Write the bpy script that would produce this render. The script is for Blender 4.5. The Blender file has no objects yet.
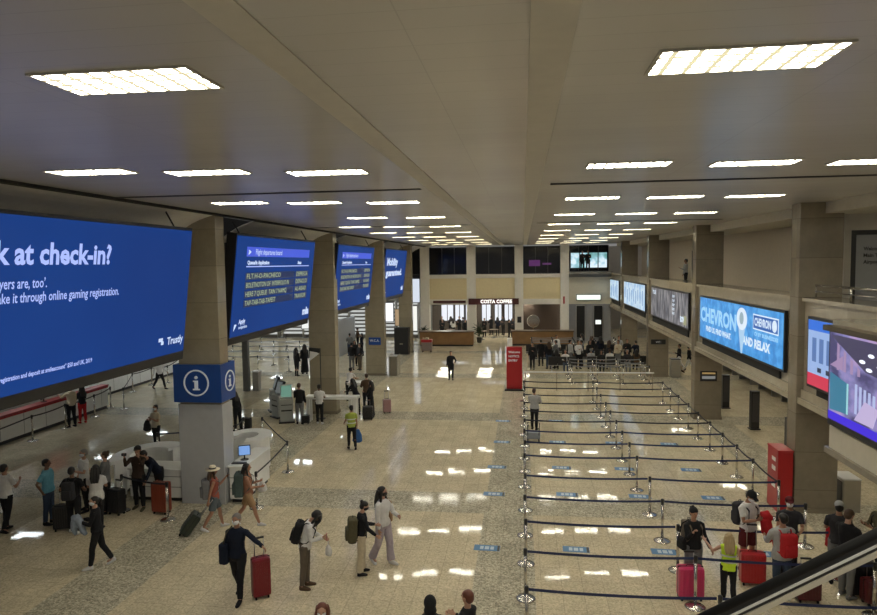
import bpy, bmesh, math, random
from mathutils import Vector, Matrix, Euler, noise
random.seed(7)
SC=bpy.context.scene; COL=SC.collection
PI=math.pi; R=math.radians
# ------------------------------------------------------------------ camera
F=660.; CX,CY=438.5,307.5; H=6.6
ROLL=.0135; PIT=math.atan(44.4/F); YAW=math.atan(85/F*math.cos(PIT))
cam=bpy.data.cameras.new('camera'); camo=bpy.data.objects.new('camera',cam); COL.objects.link(camo)
cam.sensor_width=36; cam.lens=36*F/877; cam.clip_start=.1; cam.clip_end=300
camo.location=(0,0,H); SC.camera=camo
fw=Vector((-math.sin(YAW)*math.cos(PIT),math.cos(YAW)*math.cos(PIT),-math.sin(PIT)))
rt0=Vector((math.cos(YAW),math.sin(YAW),0)); up0=rt0.cross(fw)
rt=rt0*math.cos(ROLL)-up0*math.sin(ROLL); up_=up0*math.cos(ROLL)+rt0*math.sin(ROLL)
camo.rotation_euler=Matrix((rt,up_,-fw)).transposed().to_euler()
def G(x,y,z=0.):          # point of the level z that the photo shows at (x, y)
    d=fw+rt*((x-CX)/F)+up_*((CY-y)/F); k=(z-H)/d.z
    return (d.x*k,d.y*k)
# ------------------------------------------------------------------ materials
_m={}
def mat(name,col=(.5,.5,.5),rough=.5,metal=0.,emit=0.,ecol=None,noise_amt=.08,scale=6.,spec=.5,bump=0.,alpha=None,coat=0.):
    if name in _m: return _m[name]
    m=bpy.data.materials.new(name); m.use_nodes=True; nt=m.node_tree; N=nt.nodes; Lk=nt.links
    b=N['Principled BSDF']; b.inputs['Roughness'].default_value=rough; b.inputs['Metallic'].default_value=metal
    b.inputs['Specular IOR Level'].default_value=spec
    b.inputs['Coat Weight'].default_value=coat
    tc=N.new('ShaderNodeTexCoord'); nz=N.new('ShaderNodeTexNoise'); nz.inputs['Scale'].default_value=scale; nz.inputs['Detail'].default_value=3
    Lk.new(tc.outputs['Object'],nz.inputs['Vector'])
    mx=N.new('ShaderNodeMix'); mx.data_type='RGBA'
    a=tuple(c*(1-noise_amt) for c in col)+(1,); c2=tuple(min(1,c*(1+noise_amt)) for c in col)+(1,)
    mx.inputs['A'].default_value=a; mx.inputs['B'].default_value=c2
    Lk.new(nz.outputs['Fac'],mx.inputs['Factor']); Lk.new(mx.outputs['Result'],b.inputs['Base Color'])
    if emit:
        b.inputs['Emission Color'].default_value=tuple(ecol or col)+(1,); b.inputs['Emission Strength'].default_value=emit
    if bump:
        bp=N.new('ShaderNodeBump'); bp.inputs['Strength'].default_value=bump; bp.inputs['Distance'].default_value=.02
        Lk.new(nz.outputs['Fac'],bp.inputs['Height']); Lk.new(bp.outputs['Normal'],b.inputs['Normal'])
    if alpha is not None: b.inputs['Alpha'].default_value=alpha
    _m[name]=m; return m
def glow(name,col,s=1.0):  # lit display face
    if name in _m: return _m[name]
    m=bpy.data.materials.new(name); m.use_nodes=True; b=m.node_tree.nodes['Principled BSDF']
    b.inputs['Base Color'].default_value=(.02,.02,.02,1); b.inputs['Roughness'].default_value=.4
    b.inputs['Emission Color'].default_value=tuple(col)+(1,); b.inputs['Emission Strength'].default_value=s
    _m[name]=m; return m
def srgb(r,g,b): 
    f=lambda v:((v/255+.055)/1.055)**2.4 if v>10 else v/255/12.92
    return (f(r),f(g),f(b))
def nodes(m): return m.node_tree.nodes,m.node_tree.links
def floor_material():
    m=bpy.data.materials.new('polished_terrazzo_floor'); m.use_nodes=True; N,L=nodes(m); b=N['Principled BSDF']
    tc=N.new('ShaderNodeTexCoord'); sp=N.new('ShaderNodeSeparateXYZ'); L.new(tc.outputs['Object'],sp.inputs[0])
    def M(op,a,b_=None,c=None):
        n=N.new('ShaderNodeMath'); n.operation=op
        for i,v in enumerate((a,b_,c)):
            if v is None: continue
            if isinstance(v,(int,float)): n.inputs[i].default_value=v
            else: L.new(v,n.inputs[i])
        return n.outputs[0]
    X,Y=sp.outputs[0],sp.outputs[1]
    tw,tl=.42,.58
    fx=M('FRACT',M('DIVIDE',M('ADD',X,100.05),tw)); fy=M('FRACT',M('DIVIDE',M('ADD',Y,100.21),tl))
    jx=M('LESS_THAN',fx,.024); jy=M('LESS_THAN',fy,.02); joint=M('MAXIMUM',jx,jy)
    # speckled darker bands along and across the hall
    def band(v,lo,hi): return M('MULTIPLY',M('GREATER_THAN',v,lo),M('LESS_THAN',v,hi))
    bx=M('MAXIMUM',band(X,-9.5,-7.9),M('MAXIMUM',band(X,-1.05,.22),band(X,7.0,8.3)))
    yy=M('MODULO',M('SUBTRACT',Y,17.0),10.2)
    by=M('MULTIPLY',M('LESS_THAN',yy,1.5),M('GREATER_THAN',Y,17.0))
    bd=M('MAXIMUM',bx,by)
    cell=N.new('ShaderNodeCombineXYZ'); L.new(M('FLOOR',M('DIVIDE',M('ADD',X,100.05),tw)),cell.inputs[0]); L.new(M('FLOOR',M('DIVIDE',M('ADD',Y,100.21),tl)),cell.inputs[1])
    wn=N.new('ShaderNodeTexWhiteNoise'); L.new(cell.outputs[0],wn.inputs['Vector'])
    n1=N.new('ShaderNodeTexNoise'); n1.inputs['Scale'].default_value=26; n1.inputs['Detail'].default_value=4; L.new(tc.outputs['Object'],n1.inputs['Vector'])
    n2=N.new('ShaderNodeTexNoise'); n2.inputs['Scale'].default_value=1.2; n2.inputs['Detail'].default_value=3; L.new(tc.outputs['Object'],n2.inputs['Vector'])
    vo=N.new('ShaderNodeTexVoronoi'); vo.inputs['Scale'].default_value=30; L.new(tc.outputs['Object'],vo.inputs['Vector'])
    sv=N.new('ShaderNodeSeparateColor'); L.new(vo.outputs['Color'],sv.inputs[0])
    spk=N.new('ShaderNodeMix'); spk.data_type='FLOAT'; L.new(bd,spk.inputs[0]); spk.inputs[2].default_value=.35; spk.inputs[3].default_value=.85
    val=M('ADD',1.0,M('MULTIPLY',M('SUBTRACT',sv.outputs[0],.5),spk.outputs[0]))
    val=M('MULTIPLY',val,M('ADD',.94,M('MULTIPLY',wn.outputs['Value'],.12)))
    val=M('MULTIPLY',val,M('ADD',.8,M('MULTIPLY',n2.outputs['Fac'],.4)))
    val=M('MULTIPLY',val,M('ADD',.75,M('MULTIPLY',n1.outputs['Fac'],.5)))
    val=M('MULTIPLY',val,M('SUBTRACT',1.0,M('MULTIPLY',joint,.3)))
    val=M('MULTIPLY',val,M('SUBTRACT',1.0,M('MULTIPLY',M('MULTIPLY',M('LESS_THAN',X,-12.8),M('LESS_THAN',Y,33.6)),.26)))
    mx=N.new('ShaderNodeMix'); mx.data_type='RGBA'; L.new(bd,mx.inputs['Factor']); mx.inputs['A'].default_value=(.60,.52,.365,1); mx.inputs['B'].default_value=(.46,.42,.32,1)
    ml=N.new('ShaderNodeMix'); ml.data_type='RGBA'; ml.blend_type='MULTIPLY'; ml.inputs['Factor'].default_value=1
    cv=N.new('ShaderNodeCombineColor'); [L.new(val,cv.inputs[i]) for i in range(3)]
    L.new(mx.outputs['Result'],ml.inputs['A']); L.new(cv.outputs[0],ml.inputs['B']); L.new(ml.outputs['Result'],b.inputs['Base Color'])
    rg=M('ADD',.012,M('ADD',M('MULTIPLY',n2.outputs['Fac'],.05),M('MULTIPLY',bd,.03)))
    L.new(rg,b.inputs['Roughness']); b.inputs['Specular IOR Level'].default_value=.15
    # each slab lies at a very slightly different tilt
    vn=N.new('ShaderNodeVectorMath'); vn.operation='MULTIPLY_ADD'; L.new(wn.outputs['Color'],vn.inputs[0]); vn.inputs[1].default_value=(.004,.004,0); vn.inputs[2].default_value=(-.002,-.002,1)
    nn=N.new('ShaderNodeVectorMath'); nn.operation='NORMALIZE'; L.new(vn.outputs[0],nn.inputs[0]); L.new(nn.outputs[0],b.inputs['Normal'])
    return m
def ceiling_material():
    m=bpy.data.materials.new('lacquered_ceiling_panels'); m.use_nodes=True; N,L=nodes(m); b=N['Principled BSDF']
    tc=N.new('ShaderNodeTexCoord'); sp=N.new('ShaderNodeSeparateXYZ'); L.new(tc.outputs['Object'],sp.inputs[0])
    def M(op,a,b_=None):
        n=N.new('ShaderNodeMath'); n.operation=op
        for i,v in enumerate((a,b_)):
            if v is None: continue
            if isinstance(v,(int,float)): n.inputs[i].default_value=v
            else: L.new(v,n.inputs[i])
        return n.outputs[0]
    X,Y=sp.outputs[0],sp.outputs[1]
    fy=M('FRACT',M('DIVIDE',M('ADD',Y,50),.3)); jy=M('LESS_THAN',fy,.03)
    fx=M('FRACT',M('DIVIDE',M('ADD',X,50.3),3.1)); jx=M('LESS_THAN',fx,.003)
    j=M('MAXIMUM',M('MULTIPLY',jy,.3),M('MULTIPLY',jx,.35))
    nz=N.new('ShaderNodeTexNoise'); nz.inputs['Scale'].default_value=.35; nz.inputs['Detail'].default_value=2; L.new(tc.outputs['Object'],nz.inputs['Vector'])
    v=M('MULTIPLY',M('SUBTRACT',1.0,M('MULTIPLY',j,.35)),M('ADD',.85,M('MULTIPLY',nz.outputs['Fac'],.3)))
    cc=N.new('ShaderNodeCombineColor'); L.new(M('MULTIPLY',v,.58),cc.inputs[0]); L.new(M('MULTIPLY',v,.56),cc.inputs[1]); L.new(M('MULTIPLY',v,.52),cc.inputs[2])
    L.new(cc.outputs[0],b.inputs['Base Color']); b.inputs['Roughness'].default_value=.26
    cell=N.new('ShaderNodeCombineXYZ'); L.new(M('FLOOR',M('DIVIDE',M('ADD',Y,50),.3)),cell.inputs[1]); L.new(M('FLOOR',M('DIVIDE',M('ADD',X,50.3),3.1)),cell.inputs[0])
    wn=N.new('ShaderNodeTexWhiteNoise'); L.new(cell.outputs[0],wn.inputs['Vector'])
    vn=N.new('ShaderNodeVectorMath'); vn.operation='MULTIPLY_ADD'; L.new(wn.outputs['Color'],vn.inputs[0]); vn.inputs[1].default_value=(.01,.02,0); vn.inputs[2].default_value=(-.005,-.01,-1)
    nn=N.new('ShaderNodeVectorMath'); nn.operation='NORMALIZE'; L.new(vn.outputs[0],nn.inputs[0]); L.new(nn.outputs[0],b.inputs['Normal'])
    return m
def tiled(name,c,cell=(1.2,1.2,1.0),amt=.08,rough=.25,coat=0.):
    """stone cladding in large slabs"""
    m=bpy.data.materials.new(name); m.use_nodes=True; N,L=nodes(m); b=N['Principled BSDF']
    tc=N.new('ShaderNodeTexCoord'); sp=N.new('ShaderNodeSeparateXYZ'); L.new(tc.outputs['Object'],sp.inputs[0])
    def M(op,a,b_=None):
        n=N.new('ShaderNodeMath'); n.operation=op
        for i,v in enumerate((a,b_)):
            if v is None: continue
            if isinstance(v,(int,float)): n.inputs[i].default_value=v
            else: L.new(v,n.inputs[i])
        return n.outputs[0]
    jz=M('LESS_THAN',M('FRACT',M('DIVIDE',M('ADD',sp.outputs[2],20.4),cell[2])),.012)
    cl=N.new('ShaderNodeCombineXYZ'); L.new(M('FLOOR',M('DIVIDE',M('ADD',sp.outputs[2],20.4),cell[2])),cl.inputs[2]); L.new(M('FLOOR',M('DIVIDE',M('ADD',sp.outputs[1],30),cell[1])),cl.inputs[1])
    wn=N.new('ShaderNodeTexWhiteNoise'); L.new(cl.outputs[0],wn.inputs['Vector'])
    nz=N.new('ShaderNodeTexNoise'); nz.inputs['Scale'].default_value=3; nz.inputs['Detail'].default_value=8; nz.inputs['Roughness'].default_value=.7; L.new(tc.outputs['Object'],nz.inputs['Vector'])
    v=M('MULTIPLY',M('ADD',1-amt,M('MULTIPLY',wn.outputs['Value'],2*amt)),M('ADD',.75,M('MULTIPLY',nz.outputs['Fac'],.5)))
    v=M('MULTIPLY',v,M('SUBTRACT',1.0,M('MULTIPLY',jz,.4)))
    cc=N.new('ShaderNodeCombineColor')
    for i in range(3): L.new(M('MULTIPLY',v,c[i]),cc.inputs[i])
    L.new(cc.outputs[0],b.inputs['Base Color']); b.inputs['Roughness'].default_value=rough; b.inputs['Coat Weight'].default_value=coat
    return m
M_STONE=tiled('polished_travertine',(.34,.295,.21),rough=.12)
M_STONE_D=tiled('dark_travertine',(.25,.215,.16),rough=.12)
M_FASCIA=tiled('fascia_travertine',(.42,.37,.28),cell=(1.2,1.2,.65),rough=.15)
M_FLOOR=floor_material(); M_CEIL=ceiling_material()
M_WHITE=mat('white_laminate',(.82,.82,.80),.35)
M_CREAMW=mat('cream_painted_wall',(.62,.54,.36),.6)
M_PLAST=mat('pale_plaster',(.55,.52,.46),.7)
M_DARKV=mat('black_void_panel',(.012,.012,.012),.8)
M_BLACK=mat('black_plastic',(.015,.015,.016),.4)
M_RUBBER=mat('black_rubber',(.008,.008,.008),.6,spec=.25)
M_CHROME=mat('brushed_chrome',(.62,.60,.56),.22,1.0,noise_amt=.03)
M_STEEL=mat('stainless_steel',(.45,.44,.42),.3,1.0,noise_amt=.05)
M_WOOD=mat('orange_brown_wood',(.24,.13,.05),.35,scale=2.5,noise_amt=.3)
M_RED=mat('red_lacquer',(.42,.015,.02),.3)
M_BLUE=mat('blue_signboard',srgb(24,72,150),.3)
M_NAVYBELT=mat('navy_webbing',(.012,.022,.085),.6)
M_DKBELT=mat('black_webbing',(.015,.017,.03),.6)
M_LIGHT=glow('fluorescent_diffuser',(1.0,.955,.80),33.)
M_COVE=mat('cove_panel',(.85,.83,.79),.4)
M_GLASS=mat('dark_window_glass',(.015,.015,.018),.08)
# ------------------------------------------------------------------ mesh helpers
class MB:
    def __init__(s): s.v=[]; s.f=[]; s.mi=[]
    def add(s,vs,fs,mi=0):
        o=len(s.v); s.v+= [tuple(v) for v in vs]; s.f+=[tuple(i+o for i in f) for f in fs]; s.mi+=[mi]*len(fs); return s
    def box(s,x0,x1,y0,y1,z0,z1,mi=0,M=None):
        vs=[(x,y,z) for z in (z0,z1) for y in (y0,y1) for x in (x0,x1)]
        if M: vs=[M@Vector(v) for v in vs]
        return s.add(vs,[(0,2,3,1),(4,5,7,6),(0,1,5,4),(2,6,7,3),(0,4,6,2),(1,3,7,5)],mi)
    def rbox(s,x0,x1,y0,y1,z0,z1,b=.03,mi=0,M=None):   # box with chamfered edges
        bm=bmesh.new(); bmesh.ops.create_cube(bm,size=1)
        for v in bm.verts: v.co=Vector(((x0+x1)/2+v.co.x*(x1-x0),(y0+y1)/2+v.co.y*(y1-y0),(z0+z1)/2+v.co.z*(z1-z0)))
        bmesh.ops.bevel(bm,geom=list(bm.edges),offset=b,segments=2,profile=.6,affect='EDGES',clamp_overlap=True)
        s.bm(bm,mi,M); return s
    def bm(s,bm,mi=0,M=None):
        bm.verts.index_update(); vs=[(M@v.co if M else v.co.copy()) for v in bm.verts]; fs=[[v.index for v in f.verts] for f in bm.faces]
        bm.free(); return s.add(vs,fs,mi)
    def tube(s,pts,rad,n=8,mi=0,flat=None,caps=True,closed=False):
        """swept tube; rad a number or list; flat=(axis vector, ratio) flattens the section"""
        pts=[Vector(p) for p in pts]; k=len(pts); rad=rad if isinstance(rad,(list,tuple)) else [rad]*k
        vs=[]; pu=None
        for i,p in enumerate(pts):
            if closed: d=(pts[(i+1)%k]-pts[i-1])
            else: d=(pts[min(i+1,k-1)]-pts[max(i-1,0)])
            if d.length<1e-9: d=Vector((0,0,1))
            d.normalize()
            if flat is not None:
                u=flat[0]-d*flat[0].dot(d)
                u=u.normalized() if u.length>1e-4 else d.orthogonal().normalized()
            elif pu is None:
                a=Vector((1,0,0)) if abs(d.x)<.9 else Vector((0,1,0)); u=(a-d*a.dot(d)).normalized()
            else:
                u=pu-d*pu.dot(d); u=u.normalized() if u.length>1e-4 else d.orthogonal().normalized()
            pu=u; w=d.cross(u); fr=flat[1] if flat else 1
            for j in range(n):
                t=2*PI*j/n; vs.append(p+u*(rad[i]*fr*math.cos(t))+w*(rad[i]*math.sin(t)))
        fs=[]
        for i in range(k if closed else k-1):
            for j in range(n):
                a=i*n+j; b=i*n+(j+1)%n; c=((i+1)%k)*n+(j+1)%n; d_=((i+1)%k)*n+j; fs.append((a,b,c,d_))
        if caps and not closed: fs+= [tuple(reversed(range(n))),tuple(range((k-1)*n,k*n))]
        return s.add(vs,fs,mi)
    def loft(s,rings,mi=0,caps=True):
        n=len(rings[0]); vs=[v for r in rings for v in r]; fs=[]
        for i in range(len(rings)-1):
            for j in range(n): fs.append((i*n+j,i*n+(j+1)%n,(i+1)*n+(j+1)%n,(i+1)*n+j))
        if caps: fs+=[tuple(reversed(range(n))),tuple(range((len(rings)-1)*n,len(rings)*n))]
        return s.add(vs,fs,mi)
    def lathe(s,prof,n=20,c=(0,0,0),mi=0,M=None):
        rings=[[Vector((c[0]+r*math.cos(2*PI*j/n),c[1]+r*math.sin(2*PI*j/n),c[2]+z)) for j in range(n)] for r,z in prof]
        if M: rings=[[M@v for v in r] for r in rings]
        return s.loft(rings,mi)
    def ell(s,c,r,nu=12,nv=8,mi=0,M=None):
        c=Vector(c); rings=[]
        for i in range(nv+1):
            t=-PI/2+PI*i/nv; t=max(-PI/2+.08,min(PI/2-.08,t))
            rings.append([Vector((r[0]*math.cos(t)*math.cos(2*PI*j/nu),r[1]*math.cos(t)*math.sin(2*PI*j/nu),r[2]*math.sin(t))) for j in range(nu)])
        rings=[[c+(M@v if M else v) for v in q] for q in rings]
        return s.loft(rings,mi)
    def prism(s,poly,z0,z1,mi=0,M=None):
        n=len(poly); vs=[Vector((p[0],p[1],z0)) for p in poly]+[Vector((p[0],p[1],z1)) for p in poly]
        if M: vs=[M@v for v in vs]
        return s.add(vs,[tuple(reversed(range(n))),tuple(range(n,2*n))]+[(i,(i+1)%n,n+(i+1)%n,n+i) for i in range(n)],mi)
    def build(s,name,m,parent=None,smooth=False,loc=None,rot=None):
        me=bpy.data.meshes.new(name); me.from_pydata(s.v,[],s.f)
        ms=m if isinstance(m,(list,tuple)) else [m]
        for q in ms: me.materials.append(q)
        if len(ms)>1: me.polygons.foreach_set('material_index',s.mi)
        if smooth: me.polygons.foreach_set('use_smooth',[True]*len(me.polygons))
        me.update(); o=bpy.data.objects.new(name,me); COL.objects.link(o)
        if parent: o.parent=parent
        if loc: o.location=loc
        if rot: o.rotation_euler=rot
        return o
def fixn(o):
    bm=bmesh.new(); bm.from_mesh(o.data); bmesh.ops.recalc_face_normals(bm,faces=bm.faces); bm.to_mesh(o.data); bm.free()
def tag(o,label,cat,group=None,kind=None):
    o['label']=label; o['category']=cat
    if group: o['group']=group
    if kind: o['kind']=kind
    return o
def thing(name,label,cat,loc=(0,0,0),rz=0,group=None,rot=None):
    o=bpy.data.objects.new(name,None); o.empty_display_size=.1; COL.objects.link(o); o.location=loc; o.rotation_euler=rot or (0,0,rz)
    return tag(o,label,cat,group)
def struct(name,mb,m,parent=None):
    o=mb.build(name,m,parent)
    if parent is None: o['kind']='structure'
    return o
KIDS={}
def copy_tree(o,parent=None,label=None,loc=None,rot=None,swap=None):
    kids=list(o.children)
    c=o.copy(); COL.objects.link(c)
    if parent: c.parent=parent
    if label: c['label']=label
    if loc is not None: c.location=loc
    if rot is not None: c.rotation_euler=rot
    for k in kids: copy_tree(k,c)
    return c
ORD=['first','second','third','fourth','fifth','sixth','seventh','eighth','ninth','tenth','eleventh','twelfth','thirteenth','fourteenth','fifteenth','sixteenth','seventeenth','eighteenth','nineteenth','twentieth']
def text(s,size,m,parent,o,u,v,align='LEFT',bold=0.,name='lettering',sx=1.,maxw=None,lift=.012,spacing=1.):
    """text as flat mesh; o = origin of baseline, u = reading direction, v = up direction"""
    cu=bpy.data.curves.new('t','FONT'); cu.body=s; cu.size=size; cu.align_x=align; cu.offset=bold; cu.space_character=spacing; cu.resolution_u=2
    t=bpy.data.objects.new('t',cu); COL.objects.link(t)
    dg=bpy.context.evaluated_depsgraph_get(); me=bpy.data.meshes.new_from_object(t.evaluated_get(dg)); bpy.data.objects.remove(t); bpy.data.curves.remove(cu)
    if maxw and me.vertices:
        w=max(q.co.x for q in me.vertices)-min(q.co.x for q in me.vertices); sx=maxw/w
    u=Vector(u).normalized(); v=Vector(v).normalized(); n=u.cross(v); o=Vector(o)
    for q in me.vertices:
        c=q.co.copy(); q.co=o+u*(c.x*sx)+v*c.y+n*lift
    me.materials.clear(); me.materials.append(m); me.name=name
    ob=bpy.data.objects.new(name,me); COL.objects.link(ob)
    if parent: ob.parent=parent
    return ob
def settle(root):
    for k in root.children: k.matrix_parent_inverse=Matrix.Translation(root.location).inverted()
CEIL=8.0; FW=55.0
LC=[17.05,27.98,38.0,47.8]; RC=[17.8,28.1,38.3,48.5]
# ================================================================== shell
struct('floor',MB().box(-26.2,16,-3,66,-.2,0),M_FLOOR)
struct('ceiling',MB().box(-8.05,7.55,-3,FW+.3,CEIL,CEIL+.25),M_CEIL)
m_strip=mat('matt_ceiling_strip',(.60,.57,.50),.6)
struct('trim_1',MB().box(.05,.32,-3,FW,CEIL-.012,CEIL-.001),m_strip)
struct('trim_2',MB().box(-1.76,-1.50,-3,FW,CEIL-.012,CEIL-.001),m_strip)
struct('trim_3',MB().box(-8.5,-1.9,12.35,12.5,CEIL-.012,CEIL-.001).box(.5,6.9,12.15,12.3,CEIL-.012,CEIL-.001),M_DARKV)
struct('trim_4',MB().box(-8.5,-1.9,24.35,24.45,CEIL-.012,CEIL-.001).box(.5,6.9,24.15,24.25,CEIL-.012,CEIL-.001),M_DARKV)
# right hand soffit, wall and mezzanine
struct('trim_5',MB().box(7.55,16,-3,FW,7.72,8.25),mat('soffit_plaster',(.60,.56,.46),.6))
struct('trim_6',MB().box(-8.2,-8.05,-3,FW,7.95,8.25),M_DARKV)
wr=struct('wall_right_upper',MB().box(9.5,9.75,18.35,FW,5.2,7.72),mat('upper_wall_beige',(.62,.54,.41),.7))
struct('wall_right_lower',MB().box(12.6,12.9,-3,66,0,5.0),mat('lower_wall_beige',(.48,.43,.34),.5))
struct('wall_right_outer',MB().box(15.7,16,-3,66,5.0,8),M_PLAST)
struct('floor_mezzanine',MB().box(7.2,15.7,9,FW,4.75,5.0),mat('mezzanine_slab',(.40,.36,.29),.5))
struct('trim_7',MB().box(9.3,9.5,19,FW,5.0,5.35),M_STONE_D)
# recessed dark doorways in the upper wall
for i,(y0,y1,z1) in enumerate(((37.5,38.7,7.1),(45.6,47.6,7.4),(34.6,35.0,6.9))):
    struct('door_%d'%(i+1),MB().box(9.42,9.52,y0,y1,5.0,z1),M_DARKV)
# fascia with its coping and lower lip, one length per bay
bays=[(18.35,28.1),(28.65,38.3),(38.85,48.5),(49.05,FW)]
for i,(y0,y1) in enumerate([(11.9,17.8)]+bays):
    f=struct('trim_%d'%(8+i),MB().box(7.12,7.9,y0,y1,3.25,5.50).box(7.04,8.0,y0,y1,5.50,5.60).box(6.98,8.1,y0,y1,2.88,3.04).box(7.06,8.0,y0,y1,3.04,3.25),M_FASCIA)
    struct('trim_%d'%(20+i),MB().box(7.06,7.12,y0+.9,y1-.9,3.26,3.58),M_DARKV,None)
# columns
def column(name,x0,x1,y,d,z1,m,label,rz=0):
    r=thing(name,label,'column',((x0+x1)/2,y+d/2,0),0,None)
    MB().rbox(x0,x1,y,y+d,.12,z1,.02).build('shaft',m,r)
    MB().box(x0-.02,x1+.02,y-.02,y+d+.02,0,.12).build('plinth',M_STONE_D,r)
    settle(r); return r
wl=['nearest left stone column rising out of the white information desk','left stone column beside the self-service kiosks','left stone column with small blue sign','farthest left stone column behind a black cabinet']
for i,y in enumerate(LC): column('stone_column',(-9.45,-9.38,-9.27,-9.1)[i],(-8.25,-8.18,-8.12,-8.12)[i],y,.52,CEIL+.2,M_STONE,wl[i])
wr_=['nearest right stone column beside the red cabinet','right stone column with notice plate between the blue and striped screens','right stone column behind the end of the belt lanes','farthest right stone column by the seated crowd']
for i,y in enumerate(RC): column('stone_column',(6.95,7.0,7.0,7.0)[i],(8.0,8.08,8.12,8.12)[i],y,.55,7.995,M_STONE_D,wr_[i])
# left side: cove panels above the screens, dark sheet standing for unlit space and lower ceiling of the check-in hall
for i in range(5):
    y0=LC[i-1]+2.7 if i else -3; y1=LC[i]-.1 if i<4 else FW
    mb=MB(); n=6; a=[]
    for k in range(n+1):
        t=k/n; x=-8.22-1.25*t; z=7.97-.62*t+.10*math.sin(PI*t)
        a.append((x,z))
    for k in range(n):
        (xa,za),(xb,zb)=a[k],a[k+1]
        mb.add([(xa,y0,za),(xa,y1,za),(xb,y1,zb),(xb,y0,zb),(xa,y0,za+.03),(xa,y1,za+.03),(xb,y1,zb+.03),(xb,y0,zb+.03)],[(0,1,2,3),(7,6,5,4),(0,3,7,4),(1,5,6,2),(0,4,5,1),(2,6,7,3)])
    struct('trim_%d'%(30+i),mb,M_COVE)
struct('dark_backing_left',MB().box(-9.95,-9.75,-3,FW,4.1,8.2),M_DARKV)  # black sheet in place of the dark open space behind the screens
struct('ceiling_left',MB().box(-26.2,-9.75,-3,66,4.1,4.3),mat('check_in_ceiling',(.6,.6,.58),.6))
struct('wall_left',MB().box(-26.2,-26,-3,66,0,4.1),mat('check_in_wall',(.55,.54,.5),.6))
struct('wall_left_end',MB().box(-26,-8.5,64,64.3,0,4.1),mat('check_in_end_wall',(.7,.7,.68),.6))
struct('wall_back_outer',MB().box(-8.5,16,65.7,66,0,8),M_PLAST)
# ================================================================== far wall
PX=[(-8.55,-7.8),(-4.65,-3.9),(-.68,.02),(3.04,3.72)]
for i,(a,b) in enumerate(PX):
    struct('trim_%d'%(40+i),MB().box(a,b,FW-.25,FW+.4,0,CEIL-.01),mat('white_pilaster',(.84,.80,.72),.5))
pan=mat('cream_spandrel',(.78,.66,.40),.6)
w=MB()
for a,b in ((-7.8,-4.65),(-3.9,-.68),(.02,3.04)): w.box(a,b,FW,FW+.3,3.55,5.3)
struct('wall_far',w,pan)
struct('wall_far_right',MB().box(3.72,7.1,FW,FW+.3,3.1,5.45),mat('cream_spandrel_pale',(.66,.6,.46),.6))
struct('trim_45',MB().box(-8.5,3.04,FW-.1,FW+.35,5.3,5.62).box(-8.5,3.04,FW-.06,FW+.35,3.1,3.55),mat('white_band',(.82,.78,.7),.5))
def window_bay(n,x0,x1,z0,z1,gl,fr=M_BLACK,k=3):
    r=bpy.data.objects.new('window_%d'%n,None); COL.objects.link(r); r['kind']='structure'; r.location=((x0+x1)/2,FW,z0)
    mb=MB(); t=.07
    mb.box(x0,x1,FW+.05,FW+.2,z0,z0+t).box(x0,x1,FW+.05,FW+.2,z1-t,z1)
    for i in range(k+1):
        x=x0+(x1-x0)*i/k; mb.box(max(x0,x-t/2),min(x1,x+t/2),FW+.05,FW+.2,z0,z1)
    mb.build('window_frame',fr,r); MB().box(x0,x1,FW+.12,FW+.15,z0,z1).build('window_pane',gl,r); settle(r); return r
for i,(a,b) in enumerate(((-7.8,-4.65),(-3.9,-.68),(.02,3.04))): window_bay(1+i,a,b,5.62,7.9,M_GLASS)
window_bay(4,-12.5,-8.55,5.62,7.9,M_GLASS)
def sky_pane():
    m=bpy.data.materials.new('daylight_pane'); m.use_nodes=True; N,L=nodes(m); b=N['Principled BSDF']; b.inputs['Base Color'].default_value=(.1,.1,.1,1)
    tc=N.new('ShaderNodeTexCoord'); nz=N.new('ShaderNodeTexNoise'); nz.inputs['Scale'].default_value=1.3; L.new(tc.outputs['Object'],nz.inputs['Vector'])
    cr=N.new('ShaderNodeValToRGB'); L.new(nz.outputs['Fac'],cr.inputs[0]); e=cr.color_ramp.elements
    e[0].position=.35; e[0].color=(.12,.32,.30,1); e[1].position=.62; e[1].color=(.75,.9,1,1); q=cr.color_ramp.elements.new(.5); q.color=(.28,.55,.62,1)
    L.new(cr.outputs[0],b.inputs['Emission Color']); b.inputs['Emission Strength'].default_value=1.0; return m
M_SKY=sky_pane()
window_bay(5,3.72,6.9,5.75,7.9,M_GLASS,k=4)
window_bay(6,3.85,6.8,6.0,7.35,M_SKY,k=4)
bpy.data.objects['window_6'].location.y+=-.02
for k in bpy.data.objects['window_6'].children: k.location.y-=.06
struct('trim_46',MB().box(3.72,7.1,FW-.15,FW+.3,5.3,5.75),mat('grey_sill_band',(.2,.19,.17),.5))
# purple neon sign glow in the third upper window
t=tag(MB().box(.5,1.4,FW-.04,FW+.03,6.25,6.75).box(1.6,2.3,FW-.04,FW+.03,6.35,6.5).build('window_sign',glow('purple_neon',(.2,.04,.25),.4)),'dim purple lit sign in the upper window above the far cream wall','sign')
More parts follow.
